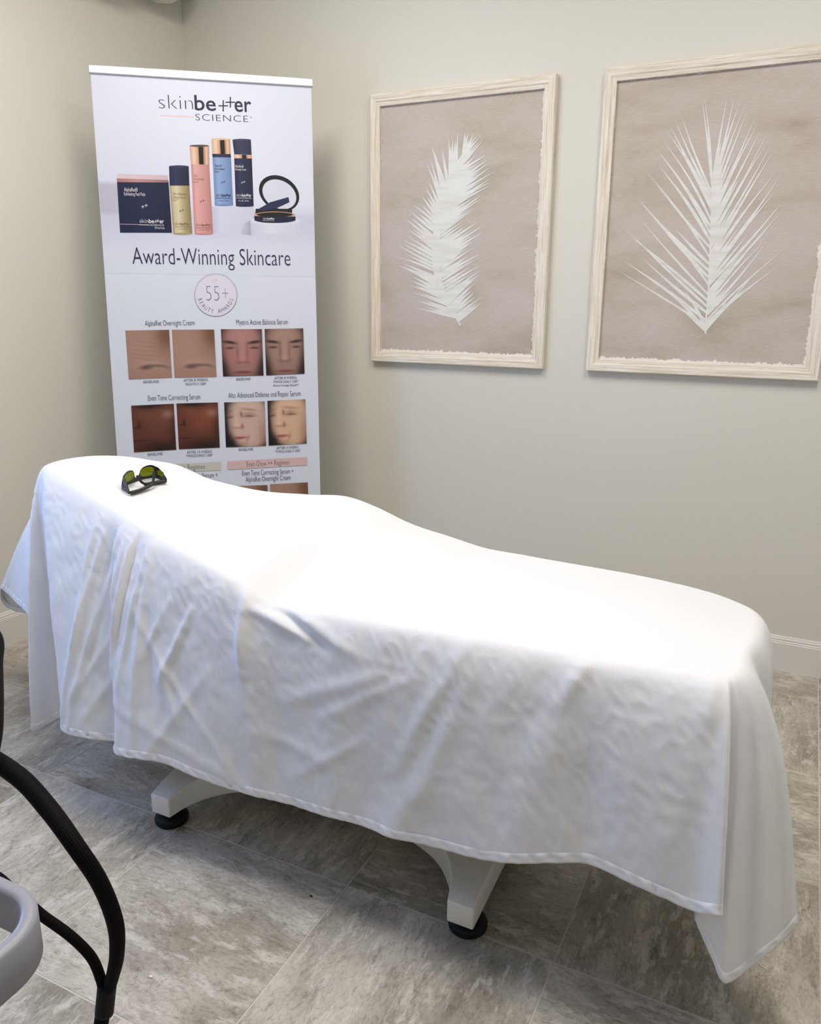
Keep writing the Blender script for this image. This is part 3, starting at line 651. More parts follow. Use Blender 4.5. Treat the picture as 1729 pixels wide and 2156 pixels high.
def man(red):
    def f(fill, blob, X, Y, C):
        fill((42, 26, 22)); s = (176, 126, 116) if red else (168, 132, 114)
        blob(.5, .45, .54, .72, s, 1.0, 0, 3.0); blob(.5, .12, .4, .2, tuple(x+14 for x in s), .6)
        for x in (.20, .80):
            blob(x, .28, .17, .035, (52, 36, 32), .95, .12 if x < .5 else -.12, 1.6); blob(x, .38, .11, .035, (116, 74, 66), .75); blob(x, .405, .10, .014, (48, 28, 26), 1.0, 0, 1.6); blob(x, .34, .13, .03, tuple(x_+6 for x_ in s), .6)
        blob(.5, .52, .055, .24, tuple(x+22 for x in s), .6); blob(.38, .5, .04, .2, (126, 80, 72), .5); blob(.62, .5, .04, .2, (126, 80, 72), .45)
        blob(.5, .70, .15, .035, (112, 66, 60), .7); blob(.5, .64, .07, .06, tuple(x+30 for x in s), .6)
        if red: blob(.2, .6, .14, .14, (188, 112, 106), .6); blob(.8, .6, .14, .14, (186, 114, 108), .6); blob(.5, .60, .08, .1, (198, 120, 114), .5)
        blob(.5, .80, .35, .07, (140, 108, 100), .4); blob(.5, .92, .21, .035, (142, 70, 70), .9, 0, 1.5); blob(.5, .915, .2, .008, (86, 40, 42), .8); blob(.5, .99, .3, .05, (128, 92, 82), .5)
        blob(0, .95, .12, .35, (38, 24, 22), .9); blob(1, .95, .12, .35, (38, 24, 22), .9)
    return f
def cheek(k):
    def f(fill, blob, X, Y, C):
        fill((96, 52, 36)); blob(.6, .35, .4, .35, (138, 74, 48) if k else (118, 68, 46), .9); blob(.85, .22, .16, .10, (172, 130, 116), .75); blob(.3, .2, .25, .12, (128, 78, 58), .5)
        blob(.05, .42, .12, .14, (112, 56, 42), .9); blob(.16, .42, .03, .08, (52, 24, 18), .8); blob(.1, .47, .1, .02, (42, 20, 16), .7)
        blob(.15, .78, .18, .05, (98, 54, 48), .8); blob(.12, .76, .2, .012, (44, 22, 20), .9); blob(.4, .02, .3, .06, (34, 18, 14), .9)
        blob(.7, 1.0, .6, .2, (36, 20, 16), .9); blob(1.0, .7, .12, .4, (58, 30, 22), .7)
    return f
def woman(k):
    s = (214, 178, 158) if not k else (222, 180, 146)
    def f(fill, blob, X, Y, C):
        fill((24, 20, 18)); blob(.58, .40, .54, .62, s, 1.0, .1, 4.0); blob(.62, .72, .40, .34, s, 1.0, .25, 3.0); blob(.5, .1, .4, .14, tuple(x+10 for x in s), .6)
        blob(.08, .22, .1, .02, (124, 90, 72), .7, -.3); blob(.60, .17, .2, .025, (150, 112, 90), .6, .1)
        blob(.10, .31, .09, .045, (150, 106, 88), .8); blob(.60, .29, .16, .06, (172, 128, 108), .75); blob(.10, .335, .09, .012, (70, 48, 42), .9); blob(.60, .32, .13, .012, (76, 52, 46), .9); blob(.41, .27, .03, .06, (120, 80, 62), .7)
        blob(.28, .42, .05, .2, tuple(x+16 for x in s), .6); blob(.42, .54, .04, .05, (150, 92, 78), .8); blob(.30, .57, .14, .025, (168, 108, 94), .7); blob(.30, .52, .08, .05, tuple(min(255, x+18) for x in s), .6)
        blob(.34, .80, .18, .035, (176, 92, 88), .9, -.04, 1.5); blob(.34, .795, .18, .008, (122, 60, 58), .8); blob(.55, .82, .03, .1, (170, 126, 104), .6, .4); blob(.95, .75, .14, .4, (166, 122, 100), .6)
        blob(.40, .93, .2, .03, (184, 140, 120), .6); blob(0, .6, .06, .5, (22, 18, 17), .9); blob(.06, .95, .14, .14, (22, 18, 17), .95)
    return f
Pq = lambda c, *a: [c(*p) for p in a]
photo(Pq(c2, (222, 678), (540, 672), (562, 1020), (247, 1032)), forehead(1)); photo(Pq(c2, (560, 672), (868, 670), (886, 1014), (580, 1020)), forehead(0))
photo(Pq(c2, (917, 668), (1215, 667), (1228, 1005), (933, 1012)), man(1)); photo(Pq(c2, (1235, 666), (1516, 662), (1526, 992), (1247, 1004)), man(0))
photo(Pq(c3, (203, 195), (526, 180), (545, 528), (225, 548)), cheek(0)); photo(Pq(c3, (546, 178), (860, 170), (875, 512), (565, 525)), cheek(1))
photo(Pq(c3, (908, 170), (1215, 162), (1226, 500), (922, 510)), woman(0)); photo(Pq(c3, (1236, 158), (1523, 146), (1534, 482), (1246, 497)), woman(1))
photo(Pq(c3, (920, 806), (1236, 796), (1246, 1120), (930, 1132)), forehead(1)); photo(Pq(c3, (1255, 790), (1542, 776), (1553, 1100), (1265, 1114)), forehead(0))

# ------------------------------------------------------------------ treatment bed
YC = -1.487
def interp(xs, ys):
    xs, ys = np.array(xs, float), np.array(ys, float)
    def f(x):                                            # smooth (Hermite) interpolation
        x = np.clip(x, xs[0], xs[-1]); i = np.clip(np.searchsorted(xs, x)-1, 0, len(xs)-2)
        m = np.gradient(ys, xs); h = xs[i+1]-xs[i]; t = (x-xs[i])/h
        return (2*t**3-3*t**2+1)*ys[i]+(t**3-2*t**2+t)*h*m[i]+(-2*t**3+3*t**2)*ys[i+1]+(t**3-t**2)*h*m[i+1]
    return f
z_near = interp([.80, .90, 1.02, 1.22, 1.41, 1.53, 1.64, 1.72, 1.80, 1.90, 2.13, 2.45, 2.70, 2.8], [.892, .890, .858, .812, .772, .748, .722, .690, .690, .698, .709, .719, .727, .727])
z_far = interp([.80, .90, 1.02, 1.10, 1.19, 1.35, 1.50, 1.63, 1.72, 1.81, 1.96, 2.02, 2.16, 2.50, 2.70, 2.8], [.885, .889, .883, .874, .838, .806, .806, .812, .792, .762, .733, .722, .716, .706, .688, .68])
y_near = interp([.80, .90, 1.0, 1.2, 1.4, 1.6, 1.75, 2.8], [-1.600, -1.605, -1.622, -1.655, -1.695, -1.728, -1.738, -1.738])
y_far = interp([.80, .90, 1.1, 1.2, 1.35, 1.5, 1.7, 2.8], [-1.372, -1.370, -1.342, -1.308, -1.262, -1.236, -1.228, -1.228])
def ztop(x, y):
    s = np.clip((y-y_near(x))/(y_far(x)-y_near(x)), 0, 1); w = s*s*(3-2*s)
    return z_near(x)*(1-w)+z_far(x)*w + 0.010*np.sin(np.pi*s)

bed = empty('treatment_bed', (1.79, YC, 0)); tag(bed, 'white painted treatment bed hidden under the sheet, on black round feet', 'bed')
B2 = Matrix.Translation(-bed.location)
def bedpart(o): o.matrix_parent_inverse = B2; return o
# dog-bone base casting: legs across both ends, long sides drawn in by a curve
X0, X1, YN, YF = 1.335, 2.248, -1.772, -1.202
def side(yo, yi):
    P = [(X0, yo), (X0+.062, yo)]; a = [(.066, .10), (.075, .26), (.10, .50), (.15, .76), (.22, .93), (.30, 1.0)]
    for dx, k in a: P.append((X0+dx, yo+(yi-yo)*k))
    for dx, k in a[::-1]: P.append((X1-dx, yo+(yi-yo)*k))
    return P+[(X1-.062, yo), (X1, yo)]
near = side(YN, -1.585); far = side(YF, -1.389)[::-1]
nearp = catmull([(x, y) for x, y in near[1:-1]], 60); farp = catmull([(x, y) for x, y in far[1:-1]], 60)
def casting():
    nb = np.vstack([near[0:1], nearp, near[-1:]]); fb = np.vstack([np.array(far[::-1])[0:1], farp[::-1], np.array(far[::-1])[-1:]])
    xs = np.unique(np.round(np.concatenate([nb[:, 0], [X0+.03, X1-.03]]), 5)); ny = 24; V = []; F = []
    zt = lambda y: 0.094+0.045*min(1, max(0, (abs(YN-YC)-abs(y-YC))/0.20))**0.8
    zb = lambda y: 0.040+0.020*min(1, max(0, (abs(YN-YC)-abs(y-YC))/0.20))
    for x in xs:
        y0 = np.interp(x, nb[:, 0], nb[:, 1]); y1 = np.interp(x, fb[:, 0], fb[:, 1])
        for lay_ in (0, 1):
            for j in range(ny+1): y = y0+(y1-y0)*j/ny; V.append((x, y, zt(y) if lay_ == 0 else zb(y)))
    m = 2*(ny+1)
    for i in range(len(xs)-1):
        a, b = i*m, (i+1)*m
        for j in range(ny): F += [(a+j, b+j, b+j+1, a+j+1), (a+ny+1+j, a+ny+2+j, b+ny+2+j, b+ny+1+j)]
        F += [(a, a+ny+1, b+ny+1, b), (a+ny, b+ny, b+2*ny+1, a+2*ny+1)]
    for a in (0, (len(xs)-1)*m):
        for j in range(ny): F.append((a+j, a+j+1, a+ny+2+j, a+ny+1+j))
    o = mesh('base_casting', V, F, M_PAINT, bed, True)
    bm = bmesh.new(); bm.from_mesh(o.data); bmesh.ops.recalc_face_normals(bm, faces=bm.faces)
    bmesh.ops.bevel(bm, geom=[e for e in bm.edges if len(e.link_faces) == 2 and e.calc_face_angle() > 0.9], offset=0.005, segments=3, affect='EDGES', profile=0.5, clamp_overlap=True)
    for e in bm.edges:
        if len(e.link_faces) == 2 and e.calc_face_angle() > 0.6: e.smooth = False
    bm.to_mesh(o.data); bm.free(); bedpart(o)
casting()
fp = [(0.0, 0.0), (0.040, 0.0), (0.0435, 0.004), (0.0445, 0.012), (0.042, 0.019), (0.034, 0.023), (0.022, 0.026), (0.018, 0.030), (0.018, 0.052)]
for x, y in ((1.366, -1.733), (2.217, -1.722), (1.366, -1.241), (2.217, -1.241)):
    bedpart(from_bm('levelling_foot', lathe_bm(fp[1:], 36), M_RUBBER, bed, True, (x, y, 0)))
bedpart(from_bm('lift_column', box_bm(1.66, 1.92, -1.58, -1.39, 0.09, 0.52, 0.01), M_PAINT, bed))
bedpart(from_bm('bed_frame', box_bm(1.20, 2.58, -1.66, -1.31, 0.50, 0.56, 0.008), M_PAINT, bed))
def pad(name, x0, x1, drop=0.022, th=0.07, nx=70, n=24):
    V = []; F = []
    for lay_ in (0, 1):
        for i in range(nx+1):
            x = x0+(x1-x0)*i/nx; yn, yf = float(y_near(x))+0.02, float(y_far(x))-0.02
            for j in range(n+1):
                y = yn+(yf-yn)*j/n; e = min(i, nx-i, j, n-j); r = [0.022, 0.010, 0.003][e] if e < 3 else 0
                z = float(ztop(x, y))-drop; V.append((x, y, z-r if lay_ == 0 else z-th+r))
    N = (nx+1)*(n+1); g = lambda l, i, j: l*N+i*(n+1)+j
    for i in range(nx):
        for j in range(n): F.append((g(0, i, j), g(0, i+1, j), g(0, i+1, j+1), g(0, i, j+1))); F.append((g(1, i, j), g(1, i, j+1), g(1, i+1, j+1), g(1, i+1, j)))
    for i in range(nx): F += [(g(0, i, 0), g(1, i, 0), g(1, i+1, 0), g(0, i+1, 0)), (g(0, i, n), g(0, i+1, n), g(1, i+1, n), g(1, i, n))]
    for i in range(n): F += [(g(0, 0, i), g(0, 0, i+1), g(1, 0, i+1), g(1, 0, i)), (g(0, nx, i), g(1, nx, i), g(1, nx, i+1), g(0, nx, i+1))]
    bedpart(mesh(name, V, F, M_VINYL, bed, True))
pad('mattress_pad', 0.915, 2.675)
bedpart(from_bm('headrest_bracket', box_bm(1.0, 1.3, -1.53, -1.44, 0.545, 0.575, 0.004), M_PAINT, bed))
for xx in (1.05, 1.45): bedpart(from_bm('support_strut', box_bm(xx-.02, xx+.02, -1.52, -1.45, 0.55, float(ztop(xx, YC))-0.085, 0.003), M_PAINT, bed))
for xx in (1.9, 2.45): bedpart(from_bm('support_strut', box_bm(xx-.02, xx+.02, -1.62, -1.35, 0.55, float(ztop(xx, YC))-0.085, 0.003), M_PAINT, bed))

# ------------------------------------------------------------------ the sheet
hp = lambda px, py, y: tuple(at_y(px, py, y))
# pairs: (edge x, edge y), hem point, tangent length of the fold at the edge, outward direction
K = []
def k(ex, ey, h, a=0.045, n=None): K.append((ex, ey, h[0], h[1], h[2], a) + (n if n else (None, None)))
yn = lambda x: float(y_near(x)); yf = lambda x: float(y_far(x))
DN = (0.0, -1.0)
# near side, head to foot
k(0.892, yn(.89), hp(131, 1535, -1.815), .045, (-.35, -.94))
k(0.965, yn(.965), hp(152, 1546, -1.822), .045, (-.1, -1))
k(1.05, yn(1.05), hp(178, 1552, -1.822), .045, DN)
k(1.12, yn(1.12), hp(212, 1556, -1.808), .045, DN)
k(1.155, yn(1.155), hp(243, 1557, -1.792), .045, DN)
k(1.182, yn(1.182), hp(262, 1562, -1.785), .045, DN)
k(1.207, yn(1.207), hp(247, 1582, -1.832), .045, DN)
k(1.235, yn(1.24), hp(266, 1590, -1.843), .045, DN)
k(1.31, yn(1.31), hp(330, 1600, -1.838), .045, DN)
k(1.42, yn(1.42), hp(380, 1617, -1.832), .045, DN)
k(1.50, yn(1.50), hp(420, 1635, -1.832), .045, DN)
k(1.60, yn(1.60), hp(490, 1661, -1.830), .045, DN)
k(1.68, yn(1.68), hp(560, 1681, -1.826), .05, DN)
k(1.79, yn(1.79), hp(640, 1704, -1.826), .05, DN)
k(1.90, yn(1.90), hp(700, 1721, -1.828), .05, DN)
k(2.08, yn(2.08), hp(850, 1765, -1.832), .05, DN)
k(2.235, yn(2.2), hp(1000, 1800, -1.836), .05, DN)
k(2.31, yn(2.3), hp(1070, 1812, -1.842), .05, DN)
k(2.42, yn(2.4), hp(1180, 1815, -1.840), .05, DN)
k(2.475, yn(2.4), hp(1240, 1818, -1.834), .05, DN)
k(2.555, yn(2.4), hp(1330, 1856, -1.845), .05, DN)
k(2.615, yn(2.4), hp(1400, 1887, -1.852), .05, DN)
k(2.655, yn(2.4), hp(1462, 1917, -1.862), .05, (0.1, -1))
k(2.680, -1.737, hp(1512, 1927, -1.880), .055, (0.25, -1))
# pleat behind the near panel, then the hanging corner
k(2.684, -1.737, hp(1520, 1924, -1.868), .060, (0.35, -.95))
k(2.687, -1.735, hp(1490, 1920, -1.835), .055, (0.45, -.9))
k(2.690, -1.733, hp(1462, 1922, -1.818), .050, (0.55, -.85))
k(2.692, -1.731, hp(1478, 1965, -1.822), .050, (0.6, -.8))
k(2.694, -1.728, hp(1503, 2022, -1.830), .055, (0.65, -.75))
k(2.696, -1.724, hp(1524, 2068, -1.836), .050, (0.7, -.7))
k(2.698, -1.718, hp(1560, 2048, -1.790), .055, (0.75, -.65))
k(2.700, -1.708, hp(1600, 2018, -1.778), .060, (0.8, -.6))
k(2.701, -1.695, hp(1640, 1984, -1.715), .065, (0.86, -.5))
k(2.702, -1.680, hp(1668, 1955, -1.690), .065, (0.92, -.4))
k(2.702, -1.660, hp(1674, 1930, -1.655), .055, (0.97, -.25))
k(2.702, -1.630, (2.775, -1.600, 0.20), .055, (1, 0))
k(2.704, -1.590, (2.755, -1.560, 0.24), .055, (1, 0))
k(2.708, -1.520, (2.778, -1.500, 0.25), .068, (1, 0))
k(2.710, -1.430, (2.764, -1.420, 0.26), .070, (1, 0))
k(2.708, -1.345, (2.780, -1.330, 0.25), .068, (1, 0.1))
k(2.692, -1.283, (2.765, -1.235, 0.23), .06, (.9, .4))
k(2.652, -1.248, (2.765, -1.140, 0.16), .05, (.7, .7))
k(2.600, -1.232, (2.660, -1.155, 0.22), .045, (.2, 1))
# far side, foot to head (hidden from the photograph's side)
for x, hx, hy, hz in ((2.5, 2.52, -1.145, .25), (2.36, 2.38, -1.16, .26), (2.2, 2.2, -1.14, .26), (2.05, 2.05, -1.155, .25), (1.9, 1.89, -1.14, .25), (1.75, 1.73, -1.15, .25), (1.6, 1.57, -1.135, .25), (1.45, 1.40, -1.15, .24), (1.3, 1.22, -1.165, .24), (1.17, 1.05, -1.20, .25)):
    k(x, yf(x), (hx, hy, hz), .045, (0, 1))
k(1.05, yf(1.05), (0.86, -1.235, .26), .045, (-.15, 1))
k(0.965, yf(.965), (0.66, -1.275, .27), .045, (-.4, .9))
# far head corner and head end
k(0.925, -1.378, (0.40, -1.335, .262), .06, (-.8, .5))
k(0.905, -1.395, tuple(at_y(13, 1280, -1.36)), .08, (-.95, .2))
k(0.894, -1.420, tuple(at_y(6, 1240, -1.40)), .11, (-1, 0))
k(0.884, -1.455, tuple(at_y(16, 1249, -1.44)), .10, (-1, 0))
k(0.873, -1.500, tuple(at_y(34, 1265, -1.50)), .09, (-1, 0))
k(0.863, -1.545, tuple(at_y(55, 1284, -1.57)), .08, (-1, 0))
k(0.858, -1.570, tuple(at_y(84, 1330, -1.62)), .06, (-1, -.1))
k(0.857, -1.579, tuple(at_y(100, 1420, -1.68)), .05, (-.95, -.2))
k(0.8575, -1.584, tuple(at_y(76, 1500, -1.735)), .05, (-.9, -.35))
k(0.859, -1.588, tuple(at_y(64, 1536, -1.765)), .05, (-.9, -.4))
k(0.862, -1.592, tuple(at_y(84, 1534, -1.745)), .05, (-.85, -.5))
k(0.866, -1.595, tuple(at_y(120, 1512, -1.700)), .045, (-.8, -.6))
k(0.872, -1.598, tuple(at_y(148, 1506, -1.700)), .045, (-.7, -.7))
k(0.880, -1.601, tuple(at_y(150, 1522, -1.765)), .045, (-.5, -.85))
KA = np.array([[c if c is not None else 0 for c in r] for r in K], float)
NK = len(KA)
# resample the ring evenly by hem and edge length
KP = np.vstack([KA[-1:], KA, KA[:2]])
def ring(t):
    i = int(t); f = t-i; a, b, c, d = KP[i], KP[i+1], KP[i+2], KP[i+3]
    # centripetal-like softening: catmull with reduced tension
    m1, m2 = 0.42*(c-a), 0.42*(d-b)
    for q in (0, 1, 6, 7):                                # keep the table edge from doubling back on itself
        d0, d1, d2 = b[q]-a[q], c[q]-b[q], d[q]-c[q]
        m1[q] = 0 if d0*d1 <= 0 else math.copysign(min(abs(m1[q]), 1.5*abs(d0), 1.5*abs(d1)), d1)
        m2[q] = 0 if d1*d2 <= 0 else math.copysign(min(abs(m2[q]), 1.5*abs(d1), 1.5*abs(d2)), d1)
    return (2*f**3-3*f**2+1)*b+(f**3-2*f**2+f)*m1+(-2*f**3+3*f**2)*c+(f**3-f**2)*m2
ts = np.linspace(0, NK-1e-6, NK*40); RS = np.array([ring(t) for t in ts])
seg = np.linalg.norm(np.diff(np.vstack([RS, RS[:1]])[:, 2:5], axis=0), axis=1)+0.6*np.linalg.norm(np.diff(np.vstack([RS, RS[:1]])[:, 0:2], axis=0), axis=1)
cum = np.concatenate([[0], np.cumsum(seg)]); NU = 1300
RU = np.array([np.interp(np.linspace(0, cum[-1], NU, endpoint=False), cum, np.append(RS[:, c], RS[0, c])) for c in range(8)]).T
NT, NS = 22, 84
def bez(p0, p1, p2, p3, t): return (1-t)**3*p0+3*(1-t)**2*t*p1+3*(1-t)*t*t*p2+t**3*p3
G3 = np.zeros((NU, NT+NS+1, 3)); SK = np.zeros((NU, NT+NS+1))
for u in range(NU):
    ex, ey, hx, hy, hz, a, nx, ny = RU[u]; nn = np.hypot(nx, ny); nx, ny = nx/nn, ny/nn
    ez = float(ztop(ex, ey)); sx = round(min(max(ex, 1.10), 2.45)*80)/80; sy = YC
    for j in range(NT):
        t = j/NT; x = sx+(ex-sx)*t; y = sy+(ey-sy)*t; G3[u, j] = (x, y, float(ztop(x, y)))
    # outward slope of the top at the edge sets the first tangent
    s1 = (ez-float(ztop(ex-nx*0.02, ey-ny*0.02)))/0.02 if True else 0
    p0 = np.array([ex, ey, ez]); p1 = p0+np.array([nx*a, ny*a, max(-0.35, min(0.2, s1))*a-0.002])
    dz = ez-hz; hd_ = np.array([hx-ex, hy-ey]); p3 = np.array([hx, hy, hz])
    p2 = np.array([hx-hd_[0]*0.30, hy-hd_[1]*0.30, hz+dz*0.62])
    for j in range(NS+1):
        s = (j/NS); s = 0.30*s+0.70*s*s if s < 0.0 else s; G3[u, NT+j] = bez(p0, p1, p2, p3, s**1.15); SK[u, NT+j] = j/NS
# normals by finite differences
def normals(G):
    du = np.roll(G, -1, 0)-np.roll(G, 1, 0); dv = np.gradient(G, axis=1); n = np.cross(du, dv); l = np.linalg.norm(n, axis=2, keepdims=True); return n/np.maximum(l, 1e-9)
N3 = normals(G3)
if N3[int(NU*0.15), NT+40, 1] > 0: N3 = -N3
# folds and creases: (x0,z0) to (x1,z1) on the near panel, width, height
def onnear(px, py): q = at_y(px, py, -1.80); return q[0], q[2]
CRE = [((955, 1400), (850, 1590), .020, .007), ((985, 1440), (905, 1640), .022, .006), ((905, 1640), (790, 1800), .030, .006), ((1235, 1400), (1190, 1470), .018, .008), ((1190, 1470), (1100, 1760), .040, .006),
 ((1500, 1450), (1470, 1560), .025, .006), ((520, 1300), (620, 1345), .012, .012), ((545, 1285), (660, 1360), .010, -.010), ((575, 1290), (720, 1372), .014, .008), ((490, 1262), (505, 1400), .014, .011), ((505, 1400), (560, 1620), .035, .006),
 ((620, 1470), (780, 1430), .018, .005), ((560, 1540), (700, 1600), .014, .004), ((640, 1620), (760, 1560), .012, .004), ((700, 1500), (840, 1440), .014, .004),
 ((215, 1120), (245, 1560), .009, .012), ((228, 1125), (238, 1420), .008, -.009), ((205, 1130), (205, 1320), .010, .007), ((186, 1120), (160, 1480), .010, .008), ((172, 1110), (176, 1400), .012, -.007), ((150, 1100), (138, 1500), .010, .008), ((120, 1085), (150, 1420), .010, .007), ((262, 1130), (258, 1400), .008, .007), ((272, 1200), (300, 1530), .014, .007), ((380, 1310), (345, 1420), .010, .009), ((345, 1420), (378, 1500), .012, .006), ((330, 1470), (300, 1330), .014, -.005),
 ((290, 1330), (470, 1570), .010, .004), ((260, 1480), (520, 1640), .010, .004), ((420, 1440), (330, 1580), .012, .004), ((150, 1480), (200, 1370), .010, .006), ((190, 1500), (240, 1400), .010, .005), ((330, 1290), (300, 1380), .009, .005),
 ((1010, 1500), (1000, 1760), .05, .004), ((1300, 1480), (1330, 1800), .045, .005), ((1420, 1500), (1400, 1850), .04, .005), ((760, 1420), (700, 1680), .05, .004)]
CR_ = [(np.array(onnear(*a)), np.array(onnear(*b)), w_, h_) for a, b, w_, h_ in CRE]
D = np.zeros((NU, NT+NS+1))
fade = np.clip((SK-0.06)/0.16, 0, 1)
nearmask = fade*np.clip((-1.66-G3[..., 1])/0.05, 0, 1)*np.clip((2.70-G3[..., 0])/0.03, 0, 1)*(N3[..., 1] < -0.1)
Q = G3[..., [0, 2]]
flank = np.clip((0.72-np.abs(N3[..., 2]))/0.4, 0, 1)                 # no ridges where the cloth still lies flat
for a, b, w_, h_ in CR_:
    d = b-a; L2 = d@d; t = np.clip(((Q-a)@d)/L2, -0.15, 1.15); dd = Q-(a+t[..., None]*d); r2 = (dd**2).sum(-1)
    D += nearmask*(flank if max(a[0], b[0]) < 1.62 else 1.0)*h_*np.exp(-r2/(w_*w_))*np.clip(1.15-np.abs(t-0.5)*1.1, 0.2, 1)
wv = np.zeros_like(D)
for u in range(NU):
    for j in range(NT-2, NT+NS+1):
        p = G3[u, j]; s = SK[u, j]; v = Vector((p[0], p[1], p[2]))
        b = mnoise.noise(Vector((p[0]*7, p[1]*7, p[2]*1.6)))*0.010*s
        c = mnoise.noise(Vector((p[0]*16+3, p[1]*16, p[2]*9)))*0.0035*min(1, s*3)
        q = mnoise.noise(Vector((p[0]*38+v.z*14, p[1]*38, p[2]*30)))
        wv[u, j] = b+c+(1-abs(q)*2.2)*0.0013*min(1, s*3)
calm = np.clip(1-1.0*(G3[..., 2] < 0), 0, 1)
D += wv*np.where(G3[..., 0] > 2.69, 0.35, 1.0)
tw = np.zeros_like(D)
for u in range(0, NU):
    for j in range(0, NT):
        p = G3[u, j]; tw[u, j] = mnoise.noise(Vector((p[0]*5, p[1]*9, 4)))*0.003*(j/NT)
D += tw
G3 = G3+N3*D[..., None]
V = G3.reshape(-1, 3); F = []; m = NT+NS+1
for u in range(NU):
    a, b = u*m, ((u+1) % NU)*m
    for j in range(m-1): F.append((a+j, b+j, b+j+1, a+j+1))
# close the seam along the spine with a merge
me = bpy.data.meshes.new('bed_sheet'); me.from_pydata([tuple(x) for x in V], [], F); me.materials.append(M_SHEET)
bm = bmesh.new(); bm.from_mesh(me)
bmesh.ops.remove_doubles(bm, verts=[v for v in bm.verts if abs(v.co.y-YC) < 1e-5], dist=0.0002)
bmesh.ops.recalc_face_normals(bm, faces=bm.faces); bm.to_mesh(me); bm.free()
me.polygons.foreach_set('use_smooth', [True]*len(me.polygons))
sheet = link('bed_sheet', me); tag(sheet, 'white cotton sheet draped over the treatment bed, hanging in folds', 'sheet')
so = sheet.modifiers.new('thickness', 'SOLIDIFY'); so.thickness = 0.0010; so.offset = 0
# stitched hem: a doubled band along the lower edge with small puckers
HV = []; HF = []; rows = 6
N4 = normals(G3)
if N4[int(NU*0.15), NT+40, 1] > 0: N4 = -N4
for sidef in (1, -1):
    base = len(HV)
    for u in range(NU):
        e = G3[u, -1]; up = G3[u, -1-6]-e; up /= np.linalg.norm(up); nr = N4[u, -3]
        for r_ in range(rows+1):
            f = r_/rows; pk = 0.0016*mnoise.noise(Vector((u*0.37, r_*0.15, sidef)))+0.0013*math.sin(u*0.72+r_*0.35+mnoise.noise(Vector((u*.03, 0, 0)))*6)
            off = (0.0026 if f < 0.9 else 0.0014)+pk*math.sin(math.pi*min(1, f*0.9+0.1))
            off = max(off, 0.0012)
            HV.append(e+up*(0.021*f-0.0015+0.5*pk*(1-f))+nr*(sidef*off - 0.0006))
    for u in range(NU):
        a, b = base+u*(rows+1), base+((u+1) % NU)*(rows+1)
        for r_ in range(rows): HF.append((a+r_, b+r_, b+r_+1, a+r_+1) if sidef > 0 else (a+r_+1, b+r_+1, b+r_, a+r_))
half = NU*(rows+1)
for u in range(NU):
    a, b = u*(rows+1), ((u+1) % NU)*(rows+1); HF.append((a, half+a, half+b, b))
hm = mesh('hem', HV, HF, M_HEM, sheet, True); hm['label'] = 'puckered stitched hem'

# ------------------------------------------------------------------ laser safety goggles on the bed
def sheet_z(x, y): return float(ztop(x, y))+0.004
def px_on_top(px, py):
    lo, hi = 0.70, 1.0                                    # height at which the ray meets the cloth
    for _ in range(40):
        m_ = (lo+hi)/2; g = at_z(px, py, m_)
        if sheet_z(g[0], g[1]) > m_: lo = m_
        else: hi = m_
    return at_z(px, py, (lo+hi)/2)
gA, gB, gD = px_on_top(249, 1031), px_on_top(273, 1041.5), px_on_top(350.5, 1017)
ax_ = gD-gB; GWID = np.linalg.norm(ax_); ax_ /= GWID
gx, gy = 0.5, 0.5
slope_n = np.cross(ax_, gA-gB); slope_n /= np.linalg.norm(slope_n); slope_n = slope_n if slope_n[2] > 0 else -slope_n
fy_ = np.cross(slope_n, ax_); fy_ = fy_ if fy_@(gA-gB) > 0 else -fy_      # towards the lens front
GO = (gB+gD)/2
gog = empty('laser_goggles', GO); tag(gog, 'black wraparound laser safety goggles with olive green lenses, lying on the sheet', 'goggles')
GI = Matrix.Translation(-gog.location)
hw = GWID/2; DEPTH = 0.050
def gl(x, y, z): return GO+ax_*x+fy_*y+slope_n*z
def wrap(t):
    """plan curve of the wraparound front; t from -1 (left hinge) to 1"""
    a = abs(t); sg = 1 if t > 0 else -1
    if a < 0.62: s = a/0.62; return sg*hw*0.93*(0.65*s+0.35*math.sin(s*1.2)/math.sin(1.2)), DEPTH*(1-0.24*s**2.2)
    s = (a-0.62)/0.38; return sg*(hw*0.93+hw*0.07*s**0.6), DEPTH*0.76*(1-s)
def top(t):
    a = abs(t)
    if a < 0.05: return 0.014
    if a < 0.20: return 0.014+0.028*math.sin((a-0.05)/0.15*math.pi/2)
    if a < 0.62: return 0.042+0.004*math.sin((a-0.2)/0.42*math.pi)-0.004*((a-0.2)/0.42)**3
    return 0.012+0.026*(1-((a-0.62)/0.38)**1.5)
